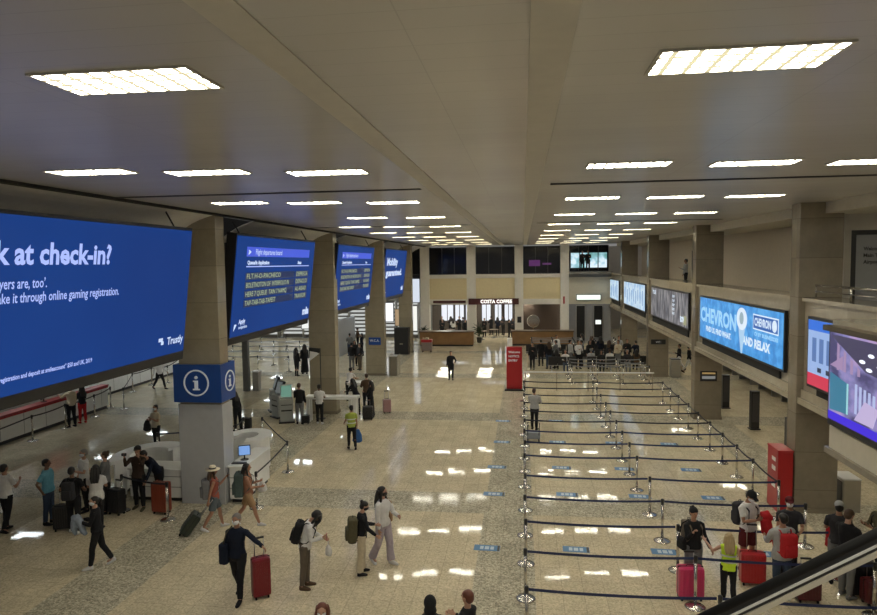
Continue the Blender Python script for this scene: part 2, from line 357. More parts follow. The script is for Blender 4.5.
# cafe interior
struct('wall_cafe_back',MB().box(-8.5,7.1,61.5,61.7,0,8),mat('cafe_back',(.10,.08,.065),.7))
struct('ceiling_cafe',MB().box(-8.5,7.1,FW+.3,61.5,3.2,3.4),mat('cafe_ceiling',(.3,.28,.25),.7))
def lightbox(name,x0,x1,y,z0,z1,col,s,label,cat,fr=M_BLACK,k=1,grp=None):
    r=thing(name,label,cat,((x0+x1)/2,y,z0),0,grp)
    mb=MB(); t=.05
    mb.box(x0-t,x1+t,y,y+.12,z0-t,z0).box(x0-t,x1+t,y,y+.12,z1,z1+t).box(x0-t,x0,y,y+.12,z0,z1).box(x1,x1+t,y,y+.12,z0,z1)
    for i in range(1,k): x=x0+(x1-x0)*i/k; mb.box(x-.03,x+.03,y-.01,y+.12,z0,z1)
    mb.build('frame',fr,r); MB().box(x0,x1,y+.04,y+.1,z0,z1).build('panel',glow(name+'_%d_%d'%(int(col[0]*100),int(s*100)),col,s),r); settle(r); return r
for i,(a,b) in enumerate(((-7.6,-6.5),(-6.3,-5.5),(-5.3,-4.7),(-3.8,-3.0),(-2.6,-2.0),(-1.7,-1.0))):
    lightbox('bright_window',a,b,61.3,1.2,2.9,(.85,.88,.95),1.0,'bright daylight pane at the back of the cafe, %s from the left'%ORD[i],'window',k=2,grp='back windows of the cafe')
# shopfront 3 with round white clock-like disc
struct('wall_shop_back',MB().box(.02,3.04,57,57.2,0,3.2),mat('shop_brown',(.06,.04,.03),.5))
r=thing('round_sign','large white round disc sign in the dark shopfront right of the cafe','sign',(.85,56.2,1.6))
MB().lathe([(.0,0),(.48,0),(.5,.03),(.5,.07),(.0,.08)],28,M=Matrix.Rotation(PI/2,4,'X')).build('disc',glow('pale_disc',(.75,.72,.66),.55),r)
MB().lathe([(.50,-.01),(.54,0),(.54,.09),(.5,.1)],28,M=Matrix.Rotation(PI/2,4,'X')).build('rim',M_CHROME,r)
MB().box(-.03,.03,-.05,0,-1.6,-.45).build('stand',M_CHROME,r)
# grey portal with two dark lift openings
struct('wall_far_lower_right',MB().box(3.72,7.1,FW,FW+.3,0,3.1),mat('grey_portal',(.27,.27,.28),.4))
for i,(a,b) in enumerate(((4.35,5.0),(5.75,6.4))):
    r=bpy.data.objects.new('door_%d'%(6+i),None); COL.objects.link(r); r['kind']='structure'; r.location=((a+b)/2,FW,0)
    MB().box(a-.06,a,FW-.05,FW+.02,0,2.95).box(b,b+.06,FW-.05,FW+.02,0,2.95).box(a-.06,b+.06,FW-.05,FW+.02,2.95,3.02).build('door_frame',M_STEEL,r)
    MB().box(a,b,FW-.03,FW+.0,0,2.95).build('door_leaf',M_DARKV,r); settle(r)
lightbox('lit_notice',5.85,6.3,FW-.16,1.45,1.8,(.9,.95,.9),1.1,'small bright notice on the right dark doorway in the far wall','sign')
lightbox('light_panel',4.35,6.25,FW-.16,3.45,3.85,(.9,1,.88),1.15,'long pale lit panel above the grey far doorways','sign')
# signs
r=thing('cafe_sign','maroon fascia sign reading COSTA COFFEE above the far cafe entrance','sign',(-2.5,FW-.35,3.15))
MB().rbox(-4.5,-.35,FW-.42,FW-.26,3.12,3.62,.02).build('board',mat('maroon_board',(.07,.012,.012),.4),r)
text('COSTA COFFEE',.40,glow('sign_white',(1,.97,.9),1.6),r,(-2.2,FW-.43,3.24),(1,0,0),(0,0,1),'CENTER',.012,maxw=2.6)
settle(r)
tag(MB().rbox(-7.5,-4.75,FW-.2,FW-.11,3.25,3.45,.02).build('sign_strip',mat('maroon_board',(.07,.012,.012),.4)),'plain dark strip sign on the far wall left of the cafe sign','sign')
tag(MB().rbox(3.25,3.38,FW-.32,FW-.26,3.15,3.75,.02).build('extinguisher_sign',M_RED),'small red plate on the white far pilaster','sign')
tag(MB().rbox(-.48,-.15,FW-.30,FW-.25,1.6,2.1,.02).build('notice_plate',M_BLACK),'small black plate on the white far pilaster by the cafe','sign')
# wooden counters before the far wall
def wood_counter(x0,x1,y,label):
    r=thing('wooden_counter',label,'counter',((x0+x1)/2,y,0),0)
    mb=MB().rbox(x0,x1,y,y+.75,.12,1.1,.03); mb.build('cabinet',M_WOOD,r)
    MB().rbox(x0-.06,x1+.06,y-.06,y+.85,1.1,1.18,.02).build('worktop',mat('dark_worktop',(.10,.055,.03),.3),r)
    MB().box(x0+.05,x1-.05,y+.05,y+.7,0,.12).build('plinth',M_BLACK,r); settle(r)
wood_counter(-8.2,-3.9,51.8,'orange-brown wooden counter left of the cafe entrance')
wood_counter(-.9,3.9,52.3,'orange-brown wooden counter right of the cafe entrance')
# ================================================================== ceiling lights
lt=None
def ceiling_light(x,y,z,label,w=1.2,d=.56,grp='fluorescent ceiling panels'):
    global lt
    if lt is None:
        r=thing('ceiling_light',label,'ceiling light',(x,y,z),0,grp)
        MB().box(-.6,.6,-.28,.28,-.008,-.004).build('diffuser',M_LIGHT,r)
        t=.025
        MB().box(-.6-t,.6+t,-.28-t,-.28,-.014,0).box(-.6-t,.6+t,.28,.28+t,-.014,0).box(-.6-t,-.6,-.28,.28,-.014,0).box(.6,.6+t,-.28,.28,-.014,0).box(-.6,.6,-.28,.28,-.003,0).build('frame',m_fr,r)
        g=MB()
        for k in range(-3,4): g.box(k*.171-.02,k*.171+.02,-.28,.28,-.012,-.009)
        for k in (-.14,0,.14): g.box(-.6,.6,k-.022,k+.022,-.0125,-.0095)
        g.build('grid',mat('grid_cream_glow',(.6,.52,.34),.5,emit=.72,ecol=(1,.9,.58)),r)  # bars glow by themselves so the panels look cream
        lt=r; return r
    return copy_tree(lt,None,label,(x,y,z))
m_fr=mat('light_frame',(.5,.47,.4),.5)
def side(n): return n
for s,xs,y0,dy,nr in (('left',(-2.93,-4.62,-6.3),4.73,5.1,10),('right',(1.53,3.35,5.1),4.95,5.07,10)):
    for k in range(nr):
        for j,x in enumerate(xs):
            if s=='left' and ((j==2 and k==3) or (j and k==0)): continue
            ceiling_light(x+((0,-.03,.06)[j] if s=='left' else 0),y0+dy*k+(-.4*j if s=='left' else .22*j),CEIL-.001,'fluorescent ceiling panel in %s row from the camera, %s side, %s'%(ORD[k],s,('innermost','middle','outermost')[j])).scale=(.985,.97,1) if k==0 else (.96,.80,1)
M_COOL=glow('cool_fluorescent',(.84,.93,1.0),24.); lc=None
def cool_light(x,y,z,label,grp):
    global lc
    if lc is None:
        lc=copy_tree(lt,None,label,(x,y,z)); lc['group']=grp
        for k in lc.children:
            if k.name.startswith('diffuser'): k.data=k.data.copy(); k.data.materials.clear(); k.data.materials.append(M_COOL)
        return lc
    return copy_tree(lc,None,label,(x,y,z))
# brighter strips in the lower check-in ceiling and under the mezzanine
for k in range(11):
    for j,x in enumerate((-11.8,-15.6,-19.8,-23.4)):
        if k<5 and j<2: continue
        o=cool_light(x,8+5.2*k,4.098,'check-in hall ceiling panel in %s row, %s from the columns'%(ORD[k],ORD[j]),grp='check-in hall ceiling panels')
for k in range(3): ceiling_light(11.5,7+3.6*k,7.718,'added unseen fill panel above the balcony, %s from the camera'%ORD[k],grp='added gallery fill panels')  # unseen lamps added to brighten the glazed gallery front
for k in range(8): ceiling_light(10.4,12+5.5*k,4.748,'ceiling panel under the mezzanine, %s from the camera'%ORD[k],grp='ceiling panels under the mezzanine')
for k in range(3):
    for j in range(4): ceiling_light(-7+3.6*j,56.6+1.8*k,3.198,'cafe ceiling panel, %s row, %s from the left'%(ORD[k],ORD[j]),grp='cafe ceiling panels')
# ================================================================== hanging screens, left side
def left_screen(y0,y1,label,zt=7.35,zb=4.42,k=.12):
    """faces +X and leans forward at the top"""
    X0=-8.0; base=(X0-.3,(y0+y1)/2,zb)
    r=thing('hanging_screen',label,'display screen',base)
    def P(y,z,off=0.): 
        n=Vector((1,0,-k)).normalized(); z=z+(.11 if z>.01 else 0); p=Vector((X0+k*(z-7.46 if z>.01 else z),y,z))+n*off; return p
    def slab(a,b,c,d,o0,o1):   # y0,y1,z0,z1
        vs=[P(y,z,o) for o in (o0,o1) for z in (c,d) for y in (a,b)]
        return vs,[(0,2,3,1),(4,5,7,6),(0,1,5,4),(2,6,7,3),(0,4,6,2),(1,3,7,5)]
    mb=MB(); mb.add(*slab(y0-.04,y1+.04,zb-.22,zt+.07,-.32,-.02)); mb.build('casing',M_BLACK,r)
    mb=MB(); mb.add(*slab(y0,y1,zb,zt,-.02,0)); mb.build('screen_face',M_SCR,r)
    for y in (y0+.5,y1-.5): MB().tube([P(y,zt,-.15),(X0-.38,y,7.9)],.02).build('hanger',M_BLACK,r)
    return r,P
def scr_mat():
    m=bpy.data.materials.new('blue_led_screen'); m.use_nodes=True; N,L=nodes(m); b=N['Principled BSDF']; b.inputs['Base Color'].default_value=(.005,.005,.01,1); b.inputs['Roughness'].default_value=.6; b.inputs['Specular IOR Level'].default_value=.1
    tc=N.new('ShaderNodeTexCoord'); gr=N.new('ShaderNodeTexNoise'); gr.inputs['Scale'].default_value=.25; L.new(tc.outputs['Object'],gr.inputs['Vector'])
    mx=N.new('ShaderNodeMix'); mx.data_type='RGBA'; mx.inputs['A'].default_value=srgb(16,50,116)+(1,); mx.inputs['B'].default_value=srgb(24,66,138)+(1,); L.new(gr.outputs['Fac'],mx.inputs['Factor'])
    L.new(mx.outputs['Result'],b.inputs['Emission Color']); b.inputs['Emission Strength'].default_value=1.; return m
M_SCR=scr_mat(); M_TXT=glow('screen_white',(.62,.74,1.0),.95); M_TXB=glow('screen_pale_blue',(.42,.52,1.0),1.0); M_TXG=glow('screen_green_grey',(.55,.66,.38),.8); M_HDR=glow('screen_header_blue',srgb(62,88,214),1.)
M_CELL=glow('screen_cell_navy',srgb(14,38,82),1.)
def st(s,size,m,r,P,y,z,al='LEFT',bold=.0,maxw=None,nm='lettering'):
    return text(s,size,m,r,P(y,z),(0,1,0),P(0,2)-P(0,1),al,bold,nm,maxw=maxw)
def quad(r,P,y0,y1,z0,z1,m,nm,off=.004):
    vs=[P(y,z,o) for o in (off-.003,off) for z in (z0,z1) for y in (y0,y1)]
    return MB().add(vs,[(0,2,3,1),(4,5,7,6),(0,1,5,4),(2,6,7,3),(0,4,6,2),(1,3,7,5)]).build(nm,m,r)
s1,P=left_screen(8.2,15.3,'big blue hanging screen asking at check-in, nearest on the left')
st('Look at check-in?',.52,M_TXB,s1,P,12.16,6.57,'RIGHT',.016,maxw=3.72)
st('Players are, too\u2019.',.25,M_TXB,s1,P,10.42,6.17,'RIGHT',.003,maxw=1.25)
st('Make it through online gaming registration.',.235,M_TXB,s1,P,12.49,5.94,'RIGHT',.003,maxw=3.28)
st('Trustly',.25,M_TXT,s1,P,15.2,4.66,'RIGHT',.006,nm='logo_lettering',maxw=.72)
mk=MB()
for a,b,c,d in ((14.13,14.3,4.76,4.84),(14.24,14.34,4.68,4.76)): 
    vs=[P(y,z,o) for o in (.002,.008) for z in (c,d) for y in (a,b)]; mk.add(vs,[(0,2,3,1),(4,5,7,6),(0,1,5,4),(2,6,7,3),(0,4,6,2),(1,3,7,5)])
mk.build('logo_mark',M_TXT,s1)
st('registration and deposit at smileaccount* $50 and UK, 2019',.115,M_TXB,s1,P,11.76,4.67,'RIGHT',.003,maxw=2.3,nm='small_print')
settle(s1)
def board(y0,label,dy):
    r,P=left_screen(y0,y0+7.0,label)
    d=y0-17.93
    quad(r,P,18.62+d,24.35+d,6.76,7.05,M_HDR,'header_bar')
    st('Flight departures board',.23,M_TXT,r,P,19.25+d,6.83,'LEFT',.002,maxw=2.2,nm='header_lettering')
    MB().prism([(0,0),(.22,.09),(0,.18),(.06,.09)],0,.01,M=Matrix(((0,0,1,0),(1,0,0,0),(0,1,0,0),(0,0,0,1)))).build('header_mark',M_TXT,r).location=P(18.72+d,6.81,.012)
    st('Queue/in Application',.16,M_TXT,r,P,18.7+d,6.53,'LEFT',.008,maxw=1.7,nm='column_heading')
    st('Status',.16,M_TXT,r,P,23.1+d,6.53,'LEFT',.008,nm='column_heading')
    quad(r,P,18.66+d,24.4+d,6.445,6.475,M_TXB,'rule')
    rows=[('FLT.H-O-PACHECO','DEPRECA'),('BOLETNOTON OF  INTERFOLIO IN','DEFACLO'),('HERE 7 QUEUE  TAIN 7 NAMQ','AL-READ'),('TAP-TAB-TAB-TAPEST','TRAVEOR')]
    for i,(a,b) in enumerate(rows):
        z=6.10-.27*i
        quad(r,P,18.66+d,22.9+d,z-.05,z+.18,M_CELL,'row_cell',.003); quad(r,P,23.0+d,24.4+d,z-.05,z+.18,M_CELL,'row_cell',.003)
        st(a,.22,M_TXG,r,P,18.72+d,z,'LEFT',.0,maxw=(2.9,3.8,3.6,2.6)[i]*.95,nm='row_lettering'); st(b,.22,M_TXG,r,P,23.05+d,z,'LEFT',0,maxw=1.2,nm='row_lettering')
    st('mla',.36,M_TXT,r,P,25.0-.9+d,4.62,'LEFT',.022,maxw=.72,nm='logo_lettering')
    st('Apply',.19,M_TXT,r,P,18.42+d,4.78,'LEFT',.008,nm='logo_lettering'); st('comparison',.13,M_TXT,r,P,18.42+d,4.63,'LEFT',.004,nm='logo_lettering')
    MB().prism([(0,0),(.22,.16),(0,.36),(.07,.17)],0,.01,M=Matrix(((0,0,1,0),(1,0,0,0),(0,1,0,0),(0,0,0,1)))).build('logo_mark',M_TXT,r).location=P(18.08+d,4.6,.012)
    settle(r)
board(17.93,'blue hanging flight board between the two nearest left columns',0)
board(28.3,'blue hanging flight board between the second and third left columns',0)
r,P=left_screen(38.5,45.5,'blue hanging screen with two white lines, farthest on the left')
st('Mobility',.62,M_TXT,r,P,39.0,6.4,'LEFT',.03,maxw=3.4); st('guaranteed.',.55,M_TXT,r,P,39.0,5.75,'LEFT',.03,maxw=5.2)
st('mla',.4,M_TXT,r,P,44.4,4.72,'LEFT',.03,maxw=.7,nm='logo_lettering'); st('Apply',.3,M_TXT,r,P,38.7,4.62,'LEFT',.02,nm='logo_lettering'); settle(r)
# ================================================================== right side screens
SHIFT=[]
def right_screen(name,X,y0,y1,z0,z1,face,label,t=.08,b=.07,base_off=.25):
    r=thing(name,label,'display screen',(X+.1,(y0+y1)/2,z0)); SHIFT.append(r)
    MB().box(X,X+t,y0-b,y1+b,z0-b,z1+b).build('casing',M_BLACK,r)
    MB().box(X-.012,X,y0,y1,z0,z1).build('screen_face',face,r)
    P=lambda y,z,off=0.: Vector((X-.012-off,y,z))
    return r,P
def rtx(s,size,m,r,P,y,z,al='LEFT',bold=0.,maxw=None,nm='lettering'): return text(s,size,m,r,P(y,z),(0,-1,0),(0,0,1),al,bold,nm,maxw=maxw)
def noise_screen(name,c1,c2,c3,scale=(1,1,1),s=1.,sc=2.):
    m=bpy.data.materials.new(name); m.use_nodes=True; N,L=nodes(m); b=N['Principled BSDF']; b.inputs['Base Color'].default_value=(.02,.02,.02,1)
    tc=N.new('ShaderNodeTexCoord'); mp=N.new('ShaderNodeMapping'); mp.inputs['Scale'].default_value=scale; nz=N.new('ShaderNodeTexNoise'); nz.inputs['Scale'].default_value=sc; nz.inputs['Detail'].default_value=5
    L.new(tc.outputs['Object'],mp.inputs[0]); L.new(mp.outputs[0],nz.inputs['Vector'])
    cr=N.new('ShaderNodeValToRGB'); L.new(nz.outputs['Fac'],cr.inputs[0]); e=cr.color_ramp.elements; e[0].position=.38; e[0].color=c1+(1,); e[1].position=.62; e[1].color=c3+(1,); q=cr.color_ramp.elements.new(.5); q.color=c2+(1,)
    L.new(cr.outputs[0],b.inputs['Emission Color']); b.inputs['Emission Strength'].default_value=s; return m
M_CHV=noise_screen('sky_blue_poster',srgb(52,132,205),srgb(66,150,220),srgb(90,170,232),sc=3)
M_CW=glow('poster_white',srgb(225,240,255),.95); M_CP=glow('poster_pale',srgb(160,210,248),1.); M_CN=glow('poster_blue_box',srgb(30,95,175),1.)
s,P=right_screen('advert_screen',7.0,18.85,27.3,3.68,5.22,M_CHV,'long blue lit advert reading CHEVRON on the right balcony front')
rtx('CHEVRON',.74,M_CP,s,P,27.15,4.33,'LEFT',.03,maxw=4.35)
rtx('FIND US. FIND WHAT.',.27,M_CW,s,P,26.4,3.98,'LEFT',.01,maxw=3.1); rtx('AND RELAX',.36,M_CW,s,P,22.1,4.0,'LEFT',.018,maxw=2.4)
q=quad(s,lambda y,z,o=0:P(y,z,o),19.15,21.2,4.56,5.03,M_CW,'logo_border',.004); quad(s,P,19.2,21.15,4.6,4.99,M_CN,'logo_box',.008)
rtx('CHEVRON',.33,M_CW,s,P,21.05,4.69,'LEFT',.012,maxw=1.35); rtx('CV BY BUSINESSDES',.15,M_CP,s,P,21.05,4.38,'LEFT',.006,maxw=1.9)
ci=MB().lathe([(0,0),(.17,0),(.17,.01),(0,.01)],20,M=Matrix.Rotation(-PI/2,4,'Y')).build('logo_disc',M_CW,s); ci.location=P(19.42,4.8,.012)
# pointed white figure in the middle of the advert, a tall pin
n=28; pin=[]
for i in range(n):
    t=2*PI*i/n; pin.append((.42*math.cos(t),.40*math.sin(t)+.0))
poly=[(a,b if b>-.2 else b) for a,b in pin]
MM=Matrix(((0,0,-1,0),(-1,0,0,0),(0,1,0,0),(0,0,0,1)))
a=MB().prism([(.5*math.cos(2*PI*i/n),.36*math.sin(2*PI*i/n)) for i in range(n)],0,.01,M=MM).build('pin_head',M_CW,s); a.location=P(22.2,4.78,.016)
a=MB().prism([(-.34,.0),(.34,.0),(.06,-.95),(-.06,-.95)],0,.01,M=MM).build('pin_point',glow('poster_pin_shade',srgb(170,205,235),1.),s); a.location=P(22.2,4.62,.014)
a=MB().prism([(.2*math.cos(2*PI*i/n),.2*math.sin(2*PI*i/n)) for i in range(n)],0,.01,M=MM).build('pin_hole',glow('poster_gold',srgb(150,175,185),1.),s); a.location=P(22.2,4.8,.02)
settle(s)
M_BW=noise_screen('grey_wavy_poster',srgb(60,62,70),srgb(105,105,112),srgb(160,158,160),(1,3,.8),.9,1.6)
s,P=right_screen('advert_screen',7.0,29.3,37.4,3.75,5.22,M_BW,'long grey wavy lit advert on the second balcony front')
rtx('YOUR',.3,M_CW,s,P,36.9,4.9,'LEFT',.01); rtx('BOV',.34,M_CW,s,P,30.6,3.95,'LEFT',.02)
quad(s,P,29.5,30.0,3.85,4.25,glow('poster_olive',srgb(150,150,110),1.),'logo_box',.006)
for i in range(5): rtx('ENJOY',.16,M_CW,s,P,32.2,4.95-.2*i,'LEFT',.005,nm='small_lettering')
settle(s)
M_MAP=noise_screen('pale_map_poster',srgb(150,190,225),srgb(190,212,232),srgb(205,225,240),(1,.4,.4),1.,4)
s,P=right_screen('map_screen',7.0,39.4,47.3,3.75,5.25,M_MAP,'long pale blue lit map advert on the third balcony front')
for i in range(9): quad(s,P,40.0+.8*i,40.2+.8*i,4.0+.1*(i%3),4.9-.12*(i%2),glow('map_line',srgb(90,140,190),1.),'map_line',.004)
settle(s)
s,P=right_screen('map_screen',7.0,50.0,54.7,3.75,5.2,M_MAP,'short pale lit map advert at the far end of the balcony front')
for i in range(4): quad(s,P,50.6+1.0*i,50.9+1.0*i,3.95,4.9-.15*(i%2),glow('map_line',srgb(90,140,190),1.),'map_line',.004)
settle(s)
# flight screen right of the near column
M_FW=glow('flight_screen_pale',srgb(150,178,225),1.)
s,P=right_screen('flight_screen',7.0,14.2,17.25,3.6,5.2,M_FW,'upright flight screen with red foot strip right of the nearest right column')
quad(s,P,14.2,17.25,4.95,5.2,glow('fs_head',srgb(45,110,215),1.),'header_bar'); quad(s,P,14.2,17.25,3.6,3.9,glow('fs_red',srgb(205,50,80),1.),'footer_bar')
for i in range(7): quad(s,P,14.5+.38*i,14.72+.38*i,4.2,4.78,glow('fs_col',srgb(85,118,175),1.),'time_column',.006)
for i in range(5): quad(s,P,14.7+.45*i,14.9+.45*i,3.97,4.08,glow('fs_dark',srgb(30,40,70),1.),'time_mark',.006)
settle(s)
# ================================================================== bulkhead with bright screen, near right
TR=struct('trim_60',MB().box(5.38,7.12,9.3,12.1,3.36,5.44).box(5.32,7.2,9.24,12.16,5.44,5.54).box(5.38,7.12,-3,9.3,3.36,4.9),M_FASCIA)
struct('trim_61',MB().box(5.24,5.38,-3,12.0,3.34,3.72),mat('pale_panel',(.62,.57,.46),.3))
struct('trim_62',MB().box(5.18,5.3,-3,12.05,3.24,3.34).box(5.3,7.1,-3,12.1,3.3,3.36),M_STONE_D)
r=thing('lobby_screen','large bright screen showing a purple lit lobby, nearest on the right','display screen',(5.2,9.6,3.85))
def PB(y,z,off=0.): return Vector((5.16-off,y+(.22 if y>11.5 else .1*(y-8)/3.5),z))
def slabB(a,b,c,d,o0,o1): return [PB(y,z,o) for o in (o0,o1) for z in (c,d) for y in (a,b)],[(0,2,3,1),(4,5,7,6),(0,1,5,4),(2,6,7,3),(0,4,6,2),(1,3,7,5)]
MB().add(*slabB(8.1,11.75,3.86,5.52,-.2,-.03)).build('casing',M_BLACK,r)
MB().add(*slabB(8.0,11.8,5.47,5.56,-.25,.06)).build('hood',mat('bronze_hood',(.10,.08,.05),.4),r)
M_LB=noise_screen('lobby_picture',srgb(70,66,110),srgb(135,130,185),srgb(178,150,195),(1,1,1.6),1.,1.3)
MB().add(*slabB(8.2,11.65,3.98,5.45,-.03,0)).build('screen_face',M_LB,r)
def pb(poly,m,nm,off=.006):
    n=len(poly); vs=[PB(y,z,off-.003) for y,z in poly]+[PB(y,z,off) for y,z in poly]
    MB().add(vs,[tuple(range(n)),tuple(reversed(range(n,2*n)))]+[(i,n+i,n+(i+1)%n,(i+1)%n) for i in range(n)]).build(nm,m,r)
g=lambda n,c,s=1.:glow(n,srgb(*c),s)
pb([(11.65,3.98),(8.2,3.98),(8.2,4.12),(11.65,4.12)],g('lb_foot',(58,30,215)),'footer_bar')
pb([(11.6,5.4),(10.6,4.95),(8.2,4.75),(8.2,5.42),(11.5,5.42)],g('lb_ceil',(66,62,92)),'picture_ceiling')
pb([(11.6,4.15),(11.15,4.18),(11.15,4.68),(11.6,4.78)],g('lb_teal',(52,120,150)),'picture_door',.008)
pb([(11.15,4.18),(11.1,4.18),(11.1,4.68),(11.15,4.68)],g('lb_tealedge',(150,210,215)),'picture_door_edge',.009)
pb([(11.62,4.9),(11.3,5.1),(11.3,4.86)],g('lb_pink',(160,134,172)),'picture_column')
for i in range(4): pb([(11.5-.22*i,5.3-.1*i),(11.42-.22*i,5.26-.1*i),(11.42-.22*i,4.85),(11.5-.22*i,4.85)],g('lb_pink',(160,134,172)),'picture_column')
for i in range(5): pb([(10.9-.13*i,4.25+.03*i),(10.83-.13*i,4.25+.03*i),(10.83-.13*i,4.72-.02*i),(10.9-.13*i,4.72-.02*i)],g('lb_pale',(175,185,225)),'picture_panel')
pb([(10.0,4.13),(9.2,4.13),(9.0,4.45),(9.7,4.5)],g('lb_desk',(120,125,150)),'picture_desk'); pb([(9.3,4.3),(8.2,4.25),(8.2,4.5),(9.2,4.55)],g('lb_plant',(70,130,120)),'picture_plant')
for (y,z) in ((10.45,5.22),(10.7,5.1),(10.2,5.08),(9.7,5.12),(9.2,5.18),(10.5,5.0)):
    pb([(y+.09*math.cos(2*PI*i/10),z+.03*math.sin(2*PI*i/10)) for i in range(10)],g('lb_white',(235,240,250),1.3),'picture_lamp',.01)
pb([(10.9,4.15),(10.35,4.15),(10.2,4.45),(10.6,4.5)],g('lb_pale2',(190,175,215)),'picture_floor',.007)
settle(r)
SHIFT.append(r)
for q in SHIFT: q.location.z-=.10
# gallery rail and glazed office front above the near fascia
def rail(pts,label,z=5.72,h=.75,name='guard_rail'):
    r=thing(name,label,'railing',(pts[0][0],pts[0][1],z)); mb=MB(); mb.tube([(x,y,z+h) for x,y in pts],.03,8).build('top_rail',M_CHROME,r,True)
    mb=MB().tube([(x,y,z+h*.5) for x,y in pts],.015,6); mb.build('mid_rail',M_CHROME,r,True)
    for (x0,y0),(x1,y1) in zip(pts,pts[1:]):
        L=math.hypot(x1-x0,y1-y0); n=max(1,round(L/1.6))
        for i in range(n+1): x=x0+(x1-x0)*i/n; y=y0+(y1-y0)*i/n; MB().tube([(x,y,z),(x,y,z+h)],.022,6).build('rail_post',M_CHROME,r,True)
    settle(r)
rail([(7.25,17.5),(7.25,12.2)],'chrome guard rail on the balcony edge beside the nearest right column',5.62,.3)
struct('wall_right_cross',MB().box(8.24,8.4,18.3,18.5,5,7.78).box(8.4,15.7,18.3,18.5,7.3,7.78).box(13,15.7,18.3,18.5,5,7.3),M_PLAST)
r=bpy.data.objects.new('window_7',None); COL.objects.link(r); r['kind']='structure'; r.location=(10,18.3,5)
MB().box(8.4,13,18.3,18.42,7.18,7.3).box(8.4,8.52,18.3,18.42,5,7.18).box(10.9,11.0,18.3,18.42,5,7.18).box(12.9,13,18.3,18.42,5,7.18).box(8.5,13,18.3,18.42,5,5.1).build('window_frame',M_BLACK,r)
MB().box(8.5,12.9,18.38,18.4,5.1,7.18).build('window_pane',mat('frosted_grey_pane',(.34,.35,.36),.3),r); settle(r)
nt=thing('door_notice','black lettering on the grey glazed gallery front, top right','sign',(9.3,18.3,6.2))
for i,s in enumerate(('Welcome to the','Main Terminal','Airport Office')): text(s,.13,M_BLACK,nt,(9.1,18.36,6.78-.17*i),(1,0,0),(0,0,1),'CENTER',.004,maxw=.75)
MB().prism([(9.2,6.2),(9.3,6.2),(9.3,6.1),(9.34,6.1),(9.25,5.98),(9.16,6.1),(9.2,6.1)],18.355,18.358,M=Matrix(((1,0,0,0),(0,0,1,0),(0,1,0,0),(0,0,0,1)))).build('arrow',M_BLACK,nt); settle(nt)
# ================================================================== information desk
D=lambda lab,cat='counter',loc=(0,0,0),nm='information_desk': thing(nm,lab,cat,loc)
r=thing('information_pillar_cladding','smooth grey-white cladding around the foot of the nearest left column','cladding',(-8.85,17.3,0))
for x0,x1,y0,y1 in ((-9.49,-8.21,17.0,17.03),(-9.49,-8.21,17.59,17.62),(-9.49,-9.47,17.03,17.59),(-8.23,-8.21,17.03,17.59)): MB().box(x0,x1,y0,y1,0,2.8).build('panel',mat('grey_white_cladding',(.46,.47,.49),.35),r)
settle(r)
r=thing('information_sign','blue box sign with white ringed letter i around the nearest left column','sign',(-8.85,17.3,2.9))
for x0,x1,y0,y1 in ((-9.54,-8.16,16.88,16.98),(-9.54,-8.16,17.66,17.76),(-9.54,-9.5,16.98,17.66),(-8.2,-8.16,16.98,17.66)): MB().box(x0,x1,y0,y1,2.88,3.92).build('panel',M_BLUE,r)
def ring_i(fr,nm,rs):
    # fr: matrix taking (x right, y up, z out) to the world
    a=[]; n=32
    mb=MB()
    for k in range(n):
        t0,t1=2*PI*k/n,2*PI*(k+1)/n
        vs=[Vector((q*math.cos(t),q*math.sin(t),z)) for z in (0,.02) for t in (t0,t1) for q in (.325,.365)]
        mb.add([fr@v for v in vs],[(0,1,3,2),(4,6,7,5),(0,2,6,4),(1,5,7,3)])
    mb.build('sign_ring',M_SIGN,r)
    MB().box(-.05,.05,-.18,.06,0,.02,M=fr).box(-.10,.10,-.20,-.16,0,.02,M=fr).box(-.09,.05,.03,.065,0,.02,M=fr).lathe([(0,0),(.045,0),(.045,.02),(0,.02)],14,c=(0,.15,0),M=fr).build('sign_letter',M_SIGN,r)
M_SIGN=mat('silver_sign_letters',(.72,.75,.78),.3,.3,emit=.12,ecol=(.8,.85,.9))
ring_i(Matrix(((1,0,0,-8.87),(0,0,-1,16.875),(0,1,0,3.42),(0,0,0,1))),'a',1)
ring_i(Matrix(((0,0,1,-8.115),(.8,0,0,17.31),(0,.8,0,3.42),(0,0,0,1))),'b',1)
settle(r)
def ring_desk(cx,cy,rx,ry,a0,a1,inner,z,label,h=1.05):
    r=thing('curved_counter',label,'counter',(cx,cy,0)); n=26
    A=[a0+(a1-a0)*i/n for i in range(n+1)]
    def arc(k0,k1,z0,z1,m,nm):
        mb=MB(); rings=[]
        for t in A:
            c,s=math.cos(t),math.sin(t); rings.append([Vector((cx+rx*k*c,cy+ry*k*s,zz)) for k,zz in ((k0,z0),(k1,z0),(k1,z1),(k0,z1))])
        mb.loft(rings); o=mb.build(nm,m,r); fixn(o)
    arc(inner,1.0,h,h+.09,M_WHITE,'countertop'); arc(inner+.12,.90,.1,h,M_WHITE,'front_panel'); arc(inner+.15,.87,0,.1,M_BLACK,'plinth'); settle(r)
ring_desk(-8.85,20.05,.74,.9,R(-70),R(200),.45,1.1,'white ring-shaped counter behind the information column, right side')
ring_desk(-10.95,17.9,.98,1.25,R(50),R(235),.5,1.1,'white curved counter left of the information column')
